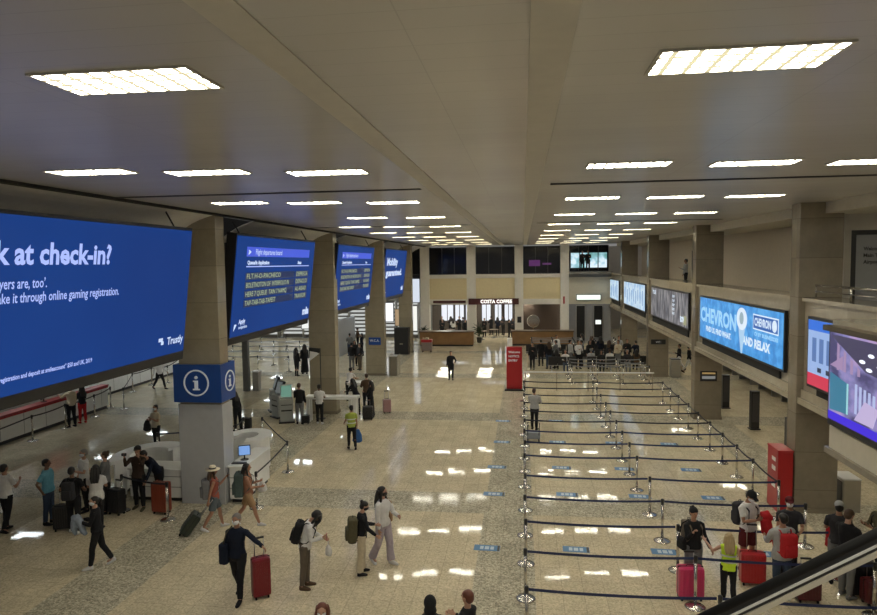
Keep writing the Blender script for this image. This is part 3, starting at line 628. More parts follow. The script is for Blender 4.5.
def desk(x0,x1,y0,y1,h,label,shelves=True):
    r=thing('desk_unit',label,'desk',((x0+x1)/2,(y0+y1)/2,0))
    MB().rbox(x0,x1,y0,y1,.1,h,.02).build('cabinet',M_WHITE,r); MB().rbox(x0-.04,x1+.04,y0-.04,y1+.04,h,h+.05,.015).build('countertop',M_WHITE,r); MB().box(x0+.05,x1-.05,y0+.05,y1-.05,0,.1).build('plinth',M_BLACK,r)
    if shelves:
        mb=MB()
        for z in (.4,.7): mb.box(x0,x1,y0-.012,y0+.01,z,z+.02)
        mb.build('panel_joint',mat('grey_joint',(.3,.3,.3),.5),r)
    settle(r)
desk(-8.15,-7.72,17.15,19.0,1.0,'white desk unit with monitor right of the information column')
desk(-11.1,-9.56,17.1,17.8,.88,'white desk unit between curved counter and information column')
r=thing('computer_monitor','small lit computer monitor on the white desk by the information column','monitor',(-7.95,17.75,1.05),R(25))
MB().rbox(-.17,.17,-.02,.02,.12,.42,.01).build('casing',M_BLACK,r); MB().box(-.15,.15,-.026,-.02,.14,.40).build('screen_face',glow('monitor_blue',srgb(120,160,220),1.),r); MB().tube([(0,0,.0),(0,0,.2)],.02).lathe([(0,0),(.12,0),(.11,.015),(0,.015)],14).build('stand',M_BLACK,r)
r=thing('keyboard','black keyboard on the white desk by the information column','keyboard',(-7.95,17.38,1.052),R(4)); MB().rbox(-.2,.2,-.08,.08,0,.025,.008).build('casing',M_BLACK,r); MB().box(-.18,.18,-.065,.065,.025,.03).build('keys',mat('dark_keys',(.05,.05,.05),.5),r)
# ================================================================== check-in counters, far left
def long_counter(x,y0,y1,dx,red,label):
    r=thing('check_in_counter',label,'counter',(x,(y0+y1)/2,0))
    MB().rbox(x-dx,x,y0,y1,.14,1.0,.02).build('cabinet',M_WHITE,r); MB().box(x-dx+.05,x-.06,y0+.05,y1-.05,0,.14).build('plinth',M_BLACK,r)
    MB().rbox(x-dx,x+.05,y0-.03,y1+.03,1.06,1.12,.02).build('countertop',M_WHITE if not red else mat('red_counter_edge',(.30,.02,.03),.35),r)
    MB().box(x-dx,x+.02,y0,y1,.98,1.06).build('trim_band',M_RED if red else mat('grey_band',(.4,.42,.45),.4),r)
    mb=MB(); y=y0+1.2
    while y<y1: mb.box(x-.0,x+.006,y,y+.02,.14,.98); y+=1.2
    mb.build('panel_joint',mat('grey_joint',(.3,.3,.3),.5),r)
    mb=MB(); mb.rbox(x-dx-.5,x-dx-.05,y0,y1,.0,.75,.02); mb.build('back_shelf',M_WHITE,r)
    settle(r)
long_counter(-19.4,10,28.5,.42,True,'long white check-in counter with red top on the far left')
long_counter(-21.3,30.6,43,.8,False,'long plain white check-in counter beyond the red-topped one')
# back wall posters behind the counters
ps=[((.30,.02,.04),.5,'dark red'),((.06,.06,.07),.5,'black and grey'),((.5,.5,.52),.8,'pale grey'),((.07,.06,.06),.6,'dark brown'),((.45,.40,.36),.7,'beige'),((.28,.06,.05),.7,'brick red')]
for i in range(6):
    y=15.5+2.3*i; c,s,nm=ps[i%6]
    r=thing('back_poster','%s framed poster behind the check-in counters, %s from the camera'%(nm,ORD[i]),'poster',(-20.9,y,.8),0)
    MB().box(-21.0,-20.9,y-.95,y+.95,.9,2.6).build('frame',M_WHITE,r); MB().box(-20.9,-20.88,y-.75,y+.75,1.0,2.45).build('print',glow('poster_%d'%(i%6),c,s),r); settle(r)
struct('wall_left_partition',MB().box(-21.2,-21.0,8,28.6,0,3.2).box(-24.7,-24.5,8,45,0,4.1),mat('partition_white',(.6,.6,.58),.5))
# seated-height equipment on the check-in counter
for i,(y) in enumerate((19.0,21.6,24.6)):
    r=thing('counter_monitor','black counter monitor on the red-topped check-in counter, %s from the camera'%ORD[i],'monitor',(-19.62,y,1.12),R(-70)); MB().rbox(-.3,.3,-.03,.03,.12,.52,.015).build('casing',M_BLACK,r); MB().tube([(0,0,0),(0,0,.2)],.03).lathe([(0,0),(.13,0),(.12,.02),(0,.02)],12).build('stand',M_BLACK,r)
# bright striped check-in hall at the far left: white slatted stalls
def stall(x,y,w,label,yel=False):
    r=thing('slatted_stand',label,'display stand',(x,y,0)); z=0
    MB().box(-w/2,-w/2+.06,-.3,.3,0,3.3).box(w/2-.06,w/2,-.3,.3,0,3.3).build('frame',M_STEEL,r)
    mb=MB()
    for k in range(9): mb.box(-w/2+.05,w/2-.05,-.25,.25,.35+.33*k,.49+.33*k)
    mb.build('slats',glow('slat_white',(.85,.88,.85),.62),r); MB().box(-w/2+.05,w/2-.05,.2,.26,0,3.3).build('back_panel',mat('slat_gap',(.10,.09,.08),.6),r)
for i in range(7): stall(-23+2.15*i,57.5+(i%2)*.6,1.9,'white slatted display stand at the back of the check-in hall, %s from the left'%ORD[i])
lightbox('yellow_lightbox',-17.3,-16.7,55.0,1.5,2.9,(.85,.7,.12),.9,'small yellow lightbox at the back of the check-in hall','sign')
lightbox('white_lightbox',-19.4,-18.0,56.0,1.0,3.0,(.9,.92,.9),1.,'white lightbox at the back of the check-in hall, left of the yellow one','sign')
lightbox('white_lightbox',-12.2,-11.2,56.2,1.6,3.2,(.9,.92,.95),1.2,'white lightbox behind the third left column','sign')
lightbox('shop_lightbox',-10.9,-10.1,55.5,1.3,2.7,(.55,.38,.22),.7,'orange-brown lit shop panel left of the farthest left column','sign')
lightbox('shop_lightbox',-9.6,-8.9,55.0,.9,3.0,(.85,.85,.8),1.1,'white lit shop panel behind the farthest left column','sign')
lightbox('tall_poster',-10.2,-8.6,54.6,3.35,5.3,(.72,.78,.88),.95,'pale blue lit poster high beside the far left pilaster','sign')
MBX=struct('wall_far_left',MB().box(-12.5,-8.55,55.0,55.3,4.1,5.62).box(-12.5,-8.55,55.0,55.3,7.9,8.2),M_DARKV)
# grey partition near the third bay
tag(MB().rbox(-13.3,-13.0,44.0,50.0,0,2.6,.03).build('grey_partition',mat('grey_partition',(.35,.36,.37),.5)),'plain grey partition behind the standing group, left bay','partition')
tag(MB().rbox(-14.65,-14.35,32.8,33.1,0,4.09,.03).build('slim_post',mat('grey_post',(.15,.15,.14),.35)),'slim dark grey post beyond the information sign','post')
r=thing('waste_bin','grey waste bin beside the slim dark post','bin',(-14.0,33.1,0)); MB().rbox(-.16,.16,-.2,.2,0,1.0,.03).build('casing',mat('bin_grey',(.32,.3,.26),.4),r); MB().rbox(-.18,.18,-.22,.22,1.0,1.06,.02).build('lid',M_WHITE,r)
r=thing('waste_bin','grey-brown waste bin with chrome corner beside the third left column','bin',(-7.6,38.3,0)); MB().rbox(-.25,.25,-.4,.4,0,1.15,.03).build('casing',mat('bin_brown',(.2,.18,.14),.35),r); MB().box(-.27,-.22,-.42,.42,0,1.2).box(.22,.27,-.42,.42,0,1.2).build('edge',M_CHROME,r)
r=thing('column_sign','small blue sign plate on the third left column','sign',(-8.7,38.0,2.05)); MB().rbox(-.36,.36,-.06,-.01,-.22,.22,.01).build('board',M_BLUE,r)
text('W.C.A.',.2,M_SIGN,r,(0,-.06,-.03),(1,0,0),(0,0,1),'CENTER',.004,maxw=.58)
r=thing('black_cabinet','tall black cabinet in front of the farthest left column','cabinet',(-8.8,47.3,0)); MB().rbox(-.52,.52,-.35,.35,0,1.95,.03).build('body',M_BLACK,r); MB().box(-.12,.12,-.37,-.35,.75,.8).build('handle',M_CHROME,r)
r=thing('notice_board','small black and yellow notice plate on the second right column','sign',(7.55,28.1,1.8)); MB().rbox(-.33,.33,-.05,-.01,-.2,.22,.01).build('board',M_BLACK,r); MB().box(-.26,.26,-.056,-.05,.1,.17).build('print',glow('notice_orange',(.5,.33,.12),.6),r); MB().box(-.26,.26,-.056,-.05,-.1,.02).build('print',glow('notice_grey',(.4,.4,.38),.5),r)
r=thing('notice_board','small dark notice plate on the third right column','sign',(7.55,38.3,2.0)); MB().rbox(-.4,.4,-.05,-.01,-.14,.14,.01).build('board',M_BLACK,r); text('WC',.16,M_SIGN,r,(0,-.055,-.06),(1,0,0),(0,0,1),'CENTER')
# flag on its pole by column 2
r=thing('table_flag','small black and white flag on a slim pole before the second left column','flag',(-8.6,27.1,0)); MB().tube([(0,0,0),(0,0,3.05)],.02,8).build('pole',M_BLACK,r); MB().lathe([(0,0),(.16,0),(.14,.03),(0,.04)],16).build('base',M_BLACK,r)
MB().prism([(-.50,2.62),(-.02,2.86),(-.02,3.04),(-.5,3.08)],-.008,.008,M=Matrix(((1,0,0,0),(0,0,1,0),(0,1,0,0),(0,0,0,1)))).build('cloth',M_BLACK,r)
MB().prism([(-.47,2.50),(-.06,2.80),(-.12,2.86),(-.45,2.92)],-.012,.012,M=Matrix(((1,0,0,0),(0,0,1,0),(0,1,0,0),(0,0,0,1)))).build('white_patch',M_WHITE,r)
# kiosks and white tables
def kiosk(px,py,rz,label,green=False):
    x,y=G(px,py); r=thing('self_service_kiosk',label,'kiosk',(x,y,0),rz)
    MB().rbox(-.27,.27,-.2,.2,.06,1.0,.03).build('body',mat('kiosk_pale',(.42,.44,.42),.4),r); MB().rbox(-.33,.33,-.28,.25,0,.06,.02).build('base',M_BLACK,r)
    MM_=Matrix.Translation((0,0,1.0))@Matrix.Rotation(R(-18),4,'X'); MB().rbox(-.25,.25,-.05,.07,0,.6,.02,M=MM_).build('screen_casing',M_BLACK if not green else mat('kiosk_pale',(.42,.44,.42),.4),r)
    MB().box(-.21,.21,-.056,-.05,.06,.54,M=MM_).build('screen_face',glow('kiosk_green' if green else 'kiosk_grey',(.25,.55,.42) if green else (.2,.23,.23),.45),r)
    MB().box(-.22,.22,-.21,-.2,.5,.56).box(-.22,.22,-.21,-.2,.75,.78).build('slot',M_BLACK,r)
kiosk(287,422,R(20),'pale self-service kiosk with green lit screen beside the second left column',True)
kiosk(279,417,R(-40),'dark self-service kiosk left of the green one')
kiosk(275,411,R(-60),'leftmost dark self-service kiosk of the small cluster')
def table(x0,x1,y0,y1,h,label,legs=((1,1),(1,-1),(-1,1),(-1,-1))):
    cx,cy=(x0+x1)/2,(y0+y1)/2; r=thing('high_table',label,'table',(cx,cy,0)); a,b=(x1-x0)/2,(y1-y0)/2
    MB().rbox(-a,a,-b,b,h-.12,h,.02).build('tabletop',M_WHITE,r)
    for sx,sy in legs: MB().rbox(sx*(a-.12)-.06,sx*(a-.12)+.06,sy*(b-.1)-.06,sy*(b-.1)+.06,0,h-.12,.01).build('leg',M_WHITE,r)
table(-9.1,-6.85,26.4,26.9,1.1,'long white high table in front of the second left column',)
table(-8.1,-7.0,29.4,30.0,1.15,'shorter white table behind the second left column')
# red cabinet, totems, red advert stand
r=thing('red_cabinet','tall red cabinet at the foot of the nearest right column','cabinet',(6.74,18.12,0)); MB().rbox(-.21,.16,-.37,.37,0,1.6,.02).build('body',M_RED,r); MB().rbox(-.22,.17,-.38,.38,1.6,1.64,.01).build('top',M_RED,r)
for z,h in ((1.3,.1),(1.05,.12),(.6,.1)): MB().box(-.216,-.21,-.2,.05,z,z+h).build('white_mark',M_WHITE,r)
for i,(px,py,nm) in enumerate(((725,408,'farther'),(754,429,'nearer'))):
    x,y=G(px,py); r=thing('black_totem','%s of two black totem stands on the floor behind the right columns'%nm,'stand',(x,y,0),R(5)); MB().rbox(-.15,.15,-.12,.12,.04,1.5,.02).build('body',M_BLACK,r); MB().rbox(-.19,.19,-.16,.16,0,.04,.01).build('base',M_BLACK,r); MB().box(-.12,.12,-.126,-.12,.3,1.4).build('face',mat('totem_grey',(.04,.04,.045),.3),r)
x,y=G(791,455); r=thing('black_totem','black totem stand half hidden by the nearest right column','stand',(8.55,22.1,0)); MB().rbox(-.2,.2,-.15,.15,.04,1.5,.02).build('body',M_BLACK,r); MB().rbox(-.25,.25,-.2,.2,0,.04,.01).build('base',M_BLACK,r)
x,y=G(514.5,390); r=thing('red_advert_stand','red upright advert stand with white lettering at the head of the belt lanes','sign stand',(x,y,0))
MB().rbox(-.40,.40,-.16,.16,.08,2.25,.03).build('panel',M_RED,r); MB().rbox(-.5,.5,-.3,.3,0,.08,.02).build('base',M_BLACK,r)
for i,s in enumerate(('Welcome','NOTICE','ENTRY')): text(s,.15,M_SIGN,r,(-.3,-.16,1.95-.22*i),(1,0,0),(0,0,1),'LEFT',.004)
x,y=G(510,378); r=thing('white_pillar_stand','slim white stand directly behind the red advert stand','stand',(x,y,0)); MB().rbox(-.14,.14,-.1,.1,0,2.3,.04).build('body',M_WHITE,r); MB().rbox(-.2,.2,-.2,.2,0,.04,.01).build('base',M_BLACK,r)
x,y=G(842,505); r=thing('steel_bin','steel waste bin behind the nearest right column','bin',G(845,508)+(0,)); MB().rbox(-.22,.22,-.35,.35,0,.85,.03).build('body',M_STEEL,r); MB().rbox(-.23,.23,-.36,.36,.85,.89,.02).build('lid',M_WHITE,r); MB().box(-.225,-.22,-.3,.3,.05,.8).build('black_side',M_BLACK,r)
x,y=8.5,38.4; r=thing('steel_bin','slim dark bin beside the third right column','bin',(x,y,0)); MB().rbox(-.25,.25,-.25,.25,0,1.0,.03).build('body',M_STEEL,r); MB().rbox(-.26,.26,-.26,.26,1.0,1.05,.02).build('lid',M_BLACK,r)
for i,(px,py) in enumerate(((732,384),(745,388),(760,393),(772,398))):
    x,y=G(px,py); r=thing('black_bench','low black bench along the right wall under the balcony, %s from the left'%ORD[i],'bench',(12.1,31+3.0*(3-i),0),0); MB().rbox(-.35,.35,-1.1,1.1,.38,.5,.04).build('seat',M_BLACK,r); MB().rbox(.22,.36,-1.1,1.1,.5,.95,.04).build('backrest',M_BLACK,r)
    for s in (-1,1): MB().rbox(-.3,.3,s*.9-.04,s*.9+.04,0,.38,.02).build('leg',M_STEEL,r)
# produce trolley near the far counter
x,y=G(427,352); r=thing('display_trolley','small red and grey goods trolley near the wooden far counter','trolley',(x,y,0)); MB().rbox(-.38,.38,-.25,.25,.12,.75,.02).build('body',mat('trolley_grey',(.25,.2,.18),.5),r); MB().rbox(-.4,.4,-.27,.27,.75,.95,.02).build('top_bin',M_RED,r)
mb=MB(); [mb.ell((random.uniform(-.3,.3),random.uniform(-.18,.18),1.0),(.07,.07,.09)) for _ in range(10)]; o=mb.build('goods',mat('goods_cream',(.5,.42,.3),.6),r); o['kind']='stuff'
for a in (-.3,.3):
    for b in (-.2,.2): MB().lathe([(0,-.02),(.06,-.02),(.06,.02),(0,.02)],10,M=Matrix.Translation((a,b,.06))@Matrix.Rotation(PI/2,4,'Y')).build('wheel',M_RUBBER,r)
# ================================================================== belt queue
st0=None
def stanchion(x,y,label,grp='chrome belt stanchions',m=None):
    global st0
    if st0 is None:
        r=thing('queue_stanchion',label,'stanchion',(x,y,0),0,grp)
        MB().lathe([(0,0),(.19,0),(.195,.012),(.17,.03),(.06,.055),(.035,.07),(0,.07)],24).build('base',M_CHROME,r,True)
        MB().lathe([(0,.06),(.032,.06),(.032,.9),(0,.9)],14).build('pole',M_CHROME,r,True)
        MB().lathe([(0,.88),(.038,.88),(.038,1.0),(.028,1.015),(0,1.015)],14).build('belt_head',M_BLACK,r,True)
        st0=r; return r
    return copy_tree(st0,None,label,(x,y,0))
def belt(a,b,label,m=None,z=.955,sag=.04,grp=None,name='queue_belt',h=.05):
    a=Vector((a[0],a[1],z)); b=Vector((b[0],b[1],z)); d=(b-a).normalized(); a=a+d*.04; b=b-d*.04; nrm=Vector((-d.y,d.x,0))*.003
    n=8; mb=MB(); rings=[]
    for i in range(n+1):
        t=i/n; p=a.lerp(b,t)-Vector((0,0,sag*4*t*(1-t))); rings.append([p-nrm-Vector((0,0,h/2)),p+nrm-Vector((0,0,h/2)),p+nrm+Vector((0,0,h/2)),p-nrm+Vector((0,0,h/2))])
    mb.loft(rings); L=[Vector(v)-a for v in mb.v]; mb.v=[tuple(v) for v in L]
    o=mb.build(name,m or M_NAVYBELT,None,loc=a); tag(o,label,'belt',grp); return o
rowsY=[11.15,12.66,14.16,15.67,17.3,19.15,20.6,22.0,23.5,25.0,26.5,28.1,29.7,31.2]
COLX=(.02,3.22,6.38)
for k,Y in enumerate(rowsY):
    for j,X in enumerate(COLX):
        stanchion(X+(.0 if k%2 else .015),Y,'chrome stanchion in the %s belt lane from the camera, %s post'%(ORD[k],('left','middle','right')[j]))
    for j in (0,1):
        belt((COLX[j],Y),(COLX[j+1],Y),'dark blue belt of the %s lane from the camera, %s half'%(ORD[k],('left','right')[j]),M_NAVYBELT if k<8 else M_DKBELT,grp='belts across the queue lanes')
    if k>=4 and k<len(rowsY)-1: belt((COLX[2],Y),(COLX[2],rowsY[k+1]),'black belt along the right edge of the queue, behind the %s lane'%ORD[k],M_DKBELT,grp='belts along the right queue edge')
# white barrier before the seats
r=thing('white_barrier','long white barrier rail in front of the far seats','barrier',(3.4,33.9,0)); MB().box(-3.4,3.1,-.02,.02,.93,.99).build('rail',M_WHITE,r)
for i in range(5): x=-3.3+1.58*i; MB().tube([(x,0,0),(x,0,.92)],.03,8).build('post',M_CHROME,r)
# stanchion runs at the left
def chain(pts,lab,closed=False,m=None):
    P_=[G(*p) if isinstance(p[0],int) and p[1]>200 else p for p in pts]
    for i,p in enumerate(P_): stanchion(p[0],p[1],'chrome stanchion %s, %s along the run'%(lab,ORD[i]))
    for i in range(len(P_)-1): belt(P_[i],P_[i+1],'black belt %s, %s span'%(lab,ORD[i]),M_DKBELT)
chain([(-18.0,17.0),(33,441),(66,428),(95,417),(111,408)],'in front of the red-topped counter')
chain([(124,409),(133,392),(152,385),(168,383),(180,374)],'in front of the plain white counter')
chain([(263,444),(288,472),(257,508)],'right of the white information desk')
chain([(123,511),(168,520)],'left of the information desk by the red-brown suitcase')
chain([(-12.3,20.6),(-10.1,21.9),(-10.3,23.0)],'behind the white curved counter')
def chain2(nx,ny,x0,y0,dx,dy):
    for j in range(ny):
        for i in range(nx): stanchion(x0+dx*i,y0+dy*j,'chrome stanchion in the far left check-in queue, %s row, %s post'%(ORD[j],ORD[i]))
        for i in range(nx-1): belt((x0+dx*i,y0+dy*j),(x0+dx*(i+1),y0+dy*j),'grey belt in the far left check-in queue, %s row, %s span'%(ORD[j],ORD[i]),mat('grey_webbing',(.25,.26,.28),.5),grp='far left queue belts')
chain2(4,5,-20.4,39.0,2.0,2.6)
chain2(4,3,2.6,36.0,1.35,1.3)
# floor stickers
def sticker(px,py,i,lab):
    x,y=G(px,py); r=thing('floor_sticker','blue floor sticker with white marks, %s'%lab,'sticker',(x,y,.002),R(-2))
    MB().box(-.3,.3,-.15,.15,0,.003).build('print',glow('sticker_blue',srgb(50,105,160),.5) if 0 else mat('sticker_blue',(.06,.20,.42),.35),r)
    MB().box(-.16,-.08,-.08,.08,.003,.005).box(-.05,.05,-.08,.08,.003,.005).box(.08,.16,-.08,.08,.003,.005).build('marks',mat('sticker_white',(.5,.62,.72),.4),r)
    MB().box(.24,.29,-.14,.14,.003,.005).build('end_mark',M_BLACK,r)
SP=[(487,548),(494,494),(497,467),(502,442),(503,421)]
for i,p in enumerate(SP): sticker(*p,i,'left of the queue posts, %s from the camera'%ORD[i])
SP=[(576,549.5),(665,552),(761,554),(567,494.5),(640,496.5),(713,498),(561.5,467.7),(624.5,469),(691,470),(557.6,442),(614,443),(669,444),(556,421)]
lab=['left in nearest','middle in nearest','right in nearest','left in second','middle in second','right in second','left in third','middle in third','right in third','left in fourth','middle in fourth','right in fourth','left in fifth']
for i,p in enumerate(SP): sticker(*p,i,'inside the belt lanes, %s sticker row'%lab[i])
# ================================================================== seats before the far counters
def bench(x,y,rz,label,n=3):
    r=thing('airport_bench',label,'bench',(x,y,0),rz,'benches in the far waiting area')
    for i in range(n):
        a=(i-(n-1)/2)*.56
        MB().rbox(a-.26,a+.26,-.24,.24,.40,.46,.02).build('seat',M_BLACK,r); MB().rbox(a-.26,a+.26,.22,.28,.46,.92,.02).build('backrest',M_BLACK,r)
    MB().box(-n*.28,n*.28,-.03,.03,.34,.40).build('beam',M_STEEL,r)
    for s in (-1,1): MB().rbox(s*n*.2-.03,s*n*.2+.03,-.28,.28,.0,.04,.01).box(s*n*.2-.03,s*n*.2+.03,-.03,.03,.04,.36).build('leg',M_STEEL,r)
bx=[(2.3,40.0),(4.6,40.2),(6.6,40.6),(1.2,42.5),(3.3,42.8),(5.4,43.0),(1.0,45.2),(3.2,45.5),(5.5,45.6)]
for i,(x,y) in enumerate(bx): bench(x,y,PI if i<3 else 0,'black airport bench in the %s row before the far counter, %s from the left'%(('front','middle','rear')[i//3],ORD[i%3]))
for j in range(4):
    for i in range(5): stanchion(.6+1.5*i,46.8+.9*j,'chrome stanchion of the far grey queue, %s row, %s post'%(ORD[j],ORD[i]))
    for i in range(4): belt((.6+1.5*i,46.8+.9*j),(.6+1.5*(i+1),46.8+.9*j),'grey belt of the far queue, %s row, %s span'%(ORD[j],ORD[i]),mat('grey_webbing',(.25,.26,.28),.5),grp='far grey queue belts')
# ================================================================== escalator handrail, foreground
r=thing('escalator_balustrade','black rubber escalator handrail with steel trim rising at the bottom right','handrail',(3.0,6.0,3.3))
A=Vector((1.2,6.0,3.19)); B=Vector((5.3,6.0,5.58)); d=(B-A).normalized(); nz_=Vector((-d.z,0,d.x))
def bar(o0,o1,y0,y1,m,nm,rd=False):
    vs=[]
    for p in (A,B):
        for yy in (y0,y1):
            for o in (o0,o1): vs.append(p+nz_*o+Vector((0,yy,0)))
    MB().add(vs,[(0,1,3,2),(4,6,7,5),(0,4,5,1),(2,3,7,6),(0,2,6,4),(1,5,7,3)]).build(nm,m,r)
MB().tube([A+nz_*-.035,B+nz_*-.035],.042,14,flat=(Vector((0,1,0)),1.0)).build('handrail',M_RUBBER,r,True)
bar(-.10,-.04,-.03,.03,M_BLACK,'black_profile'); bar(-.118,-.10,-.045,.045,mat('bright_trim',(.85,.85,.82),.3,.4),'upper_trim'); bar(-.15,-.115,-.03,.03,M_BLACK,'black_channel'); bar(-.195,-.15,-.05,.05,mat('satin_steel_trim',(.75,.7,.58),.35,.5),'lower_trim')
mb=MB()
for t in (.02,.985):
    p=A.lerp(B,t)-Vector((0,0,.15)); mb.tube([p,Vector((p.x,p.y,0 if t<.5 else 3.6))],.03,8)
mb.build('support_post',M_STEEL,r); settle(r)
# ================================================================== people
def cloth(name,rgb,rough=.8,amt=.15): return mat('cloth_'+name,rgb,rough,noise_amt=amt,scale=14,spec=.25)
SK={'fair':mat('skin_fair',(.50,.29,.20),.5,noise_amt=.04),'tan':mat('skin_tan',(.38,.20,.125),.5,noise_amt=.04),'brown':mat('skin_brown',(.17,.085,.05),.5,noise_amt=.04)}
HR={'black':mat('hair_black',(.012,.010,.009),.45),'brown':mat('hair_brown',(.06,.03,.015),.45),'auburn':mat('hair_auburn',(.13,.035,.018),.45),'blonde':mat('hair_blonde',(.40,.30,.16),.45),'grey':mat('hair_grey',(.22,.20,.18),.5)}
M_MASKW=mat('mask_white',(.75,.76,.78),.7); M_MASKB=mat('mask_black',(.02,.02,.022),.7)
C={'black':(.014,.014,.016),'char':(.035,.035,.04),'navy':(.008,.012,.026),'white':(.68,.67,.66),'cream':(.55,.47,.34),'grey':(.18,.18,.18),'lgrey':(.38,.38,.38),'olive':(.09,.08,.045),'red':(.45,.02,.025),'blue':(.04,.12,.32),'sky':(.14,.38,.50),'jean':(.04,.06,.10),'denim':(.12,.15,.17),'coral':(.36,.11,.08),'peach':(.34,.16,.10),'tan':(.35,.22,.12),'brown':(.10,.06,.035),'lilac':(.42,.37,.42),'yellow':(.62,.85,.05),'maroon':(.10,.015,.018),'taupe':(.13,.105,.08),'pink':(.55,.03,.12),'maroonred':(.20,.012,.02),'olivecase':(.035,.045,.03),'greenpack':(.07,.10,.095),'greyblue':(.26,.30,.36),'darkbrown':(.045,.028,.02),'redbrown':(.25,.045,.02),'yellowgreen':(.35,.42,.08),'patterned':(.38,.22,.22)}
def cc(n): return cloth(n,C[n]) if n in C else n
def remesh(mb,vox,name,m,parent=None,smooth_it=1,wob=0.,seed=0):
    me=bpy.data.meshes.new('tmp'); me.from_pydata(mb.v,[],mb.f); me.update()
    bm=bmesh.new(); bm.from_mesh(me); bmesh.ops.recalc_face_normals(bm,faces=bm.faces); bm.to_mesh(me); bm.free()
    o=bpy.data.objects.new('tmp',me); COL.objects.link(o)
    md=o.modifiers.new('r','REMESH'); md.mode='VOXEL'; md.voxel_size=vox; md.use_smooth_shade=True
    if smooth_it: sm=o.modifiers.new('s','SMOOTH'); sm.factor=.5; sm.iterations=smooth_it
    dg=bpy.context.evaluated_depsgraph_get(); out=bpy.data.meshes.new_from_object(o.evaluated_get(dg)); bpy.data.objects.remove(o); bpy.data.meshes.remove(me)
    if wob:
        nv=len(out.vertices); co=[0.]*(3*nv); no=[0.]*(3*nv); out.vertices.foreach_get('co',co); out.vertices.foreach_get('normal',no)
        for i in range(nv):
            x,y,z=co[3*i:3*i+3]; k=noise.noise(Vector((x*9+seed,y*9,z*5)))*wob+noise.noise(Vector((x*22+seed,y*22,z*16)))*wob*.5
            co[3*i]+=no[3*i]*k; co[3*i+1]+=no[3*i+1]*k; co[3*i+2]+=no[3*i+2]*k
        out.vertices.foreach_set('co',co)
    out.polygons.foreach_set('use_smooth',[True]*len(out.polygons)); out.name=name; out.materials.clear(); out.materials.append(m); out.update()
    ob=bpy.data.objects.new(name,out); COL.objects.link(ob)
    if parent: ob.parent=parent
    return ob
ARM={ # shoulder forward, shoulder out, elbow bend, forearm turned inward
 'down':(4,7,12,0),'swing_f':(28,7,25,0),'swing_b':(-26,8,14,0),'hold':(22,8,88,38),'phone':(35,12,105,25),'ear':(60,25,135,10),'photo':(70,15,95,30),'behind':(-30,14,55,60),
 'cross':(25,8,95,72),'reach':(58,16,12,0),'side_reach':(30,50,14,0),'handle':(-22,14,8,0),'desk':(55,14,45,20),'hip':(-5,28,75,50),'up':(125,12,25,0),'lap':(25,8,62,28),'handlef':(18,10,22,0)}
NP=[0]
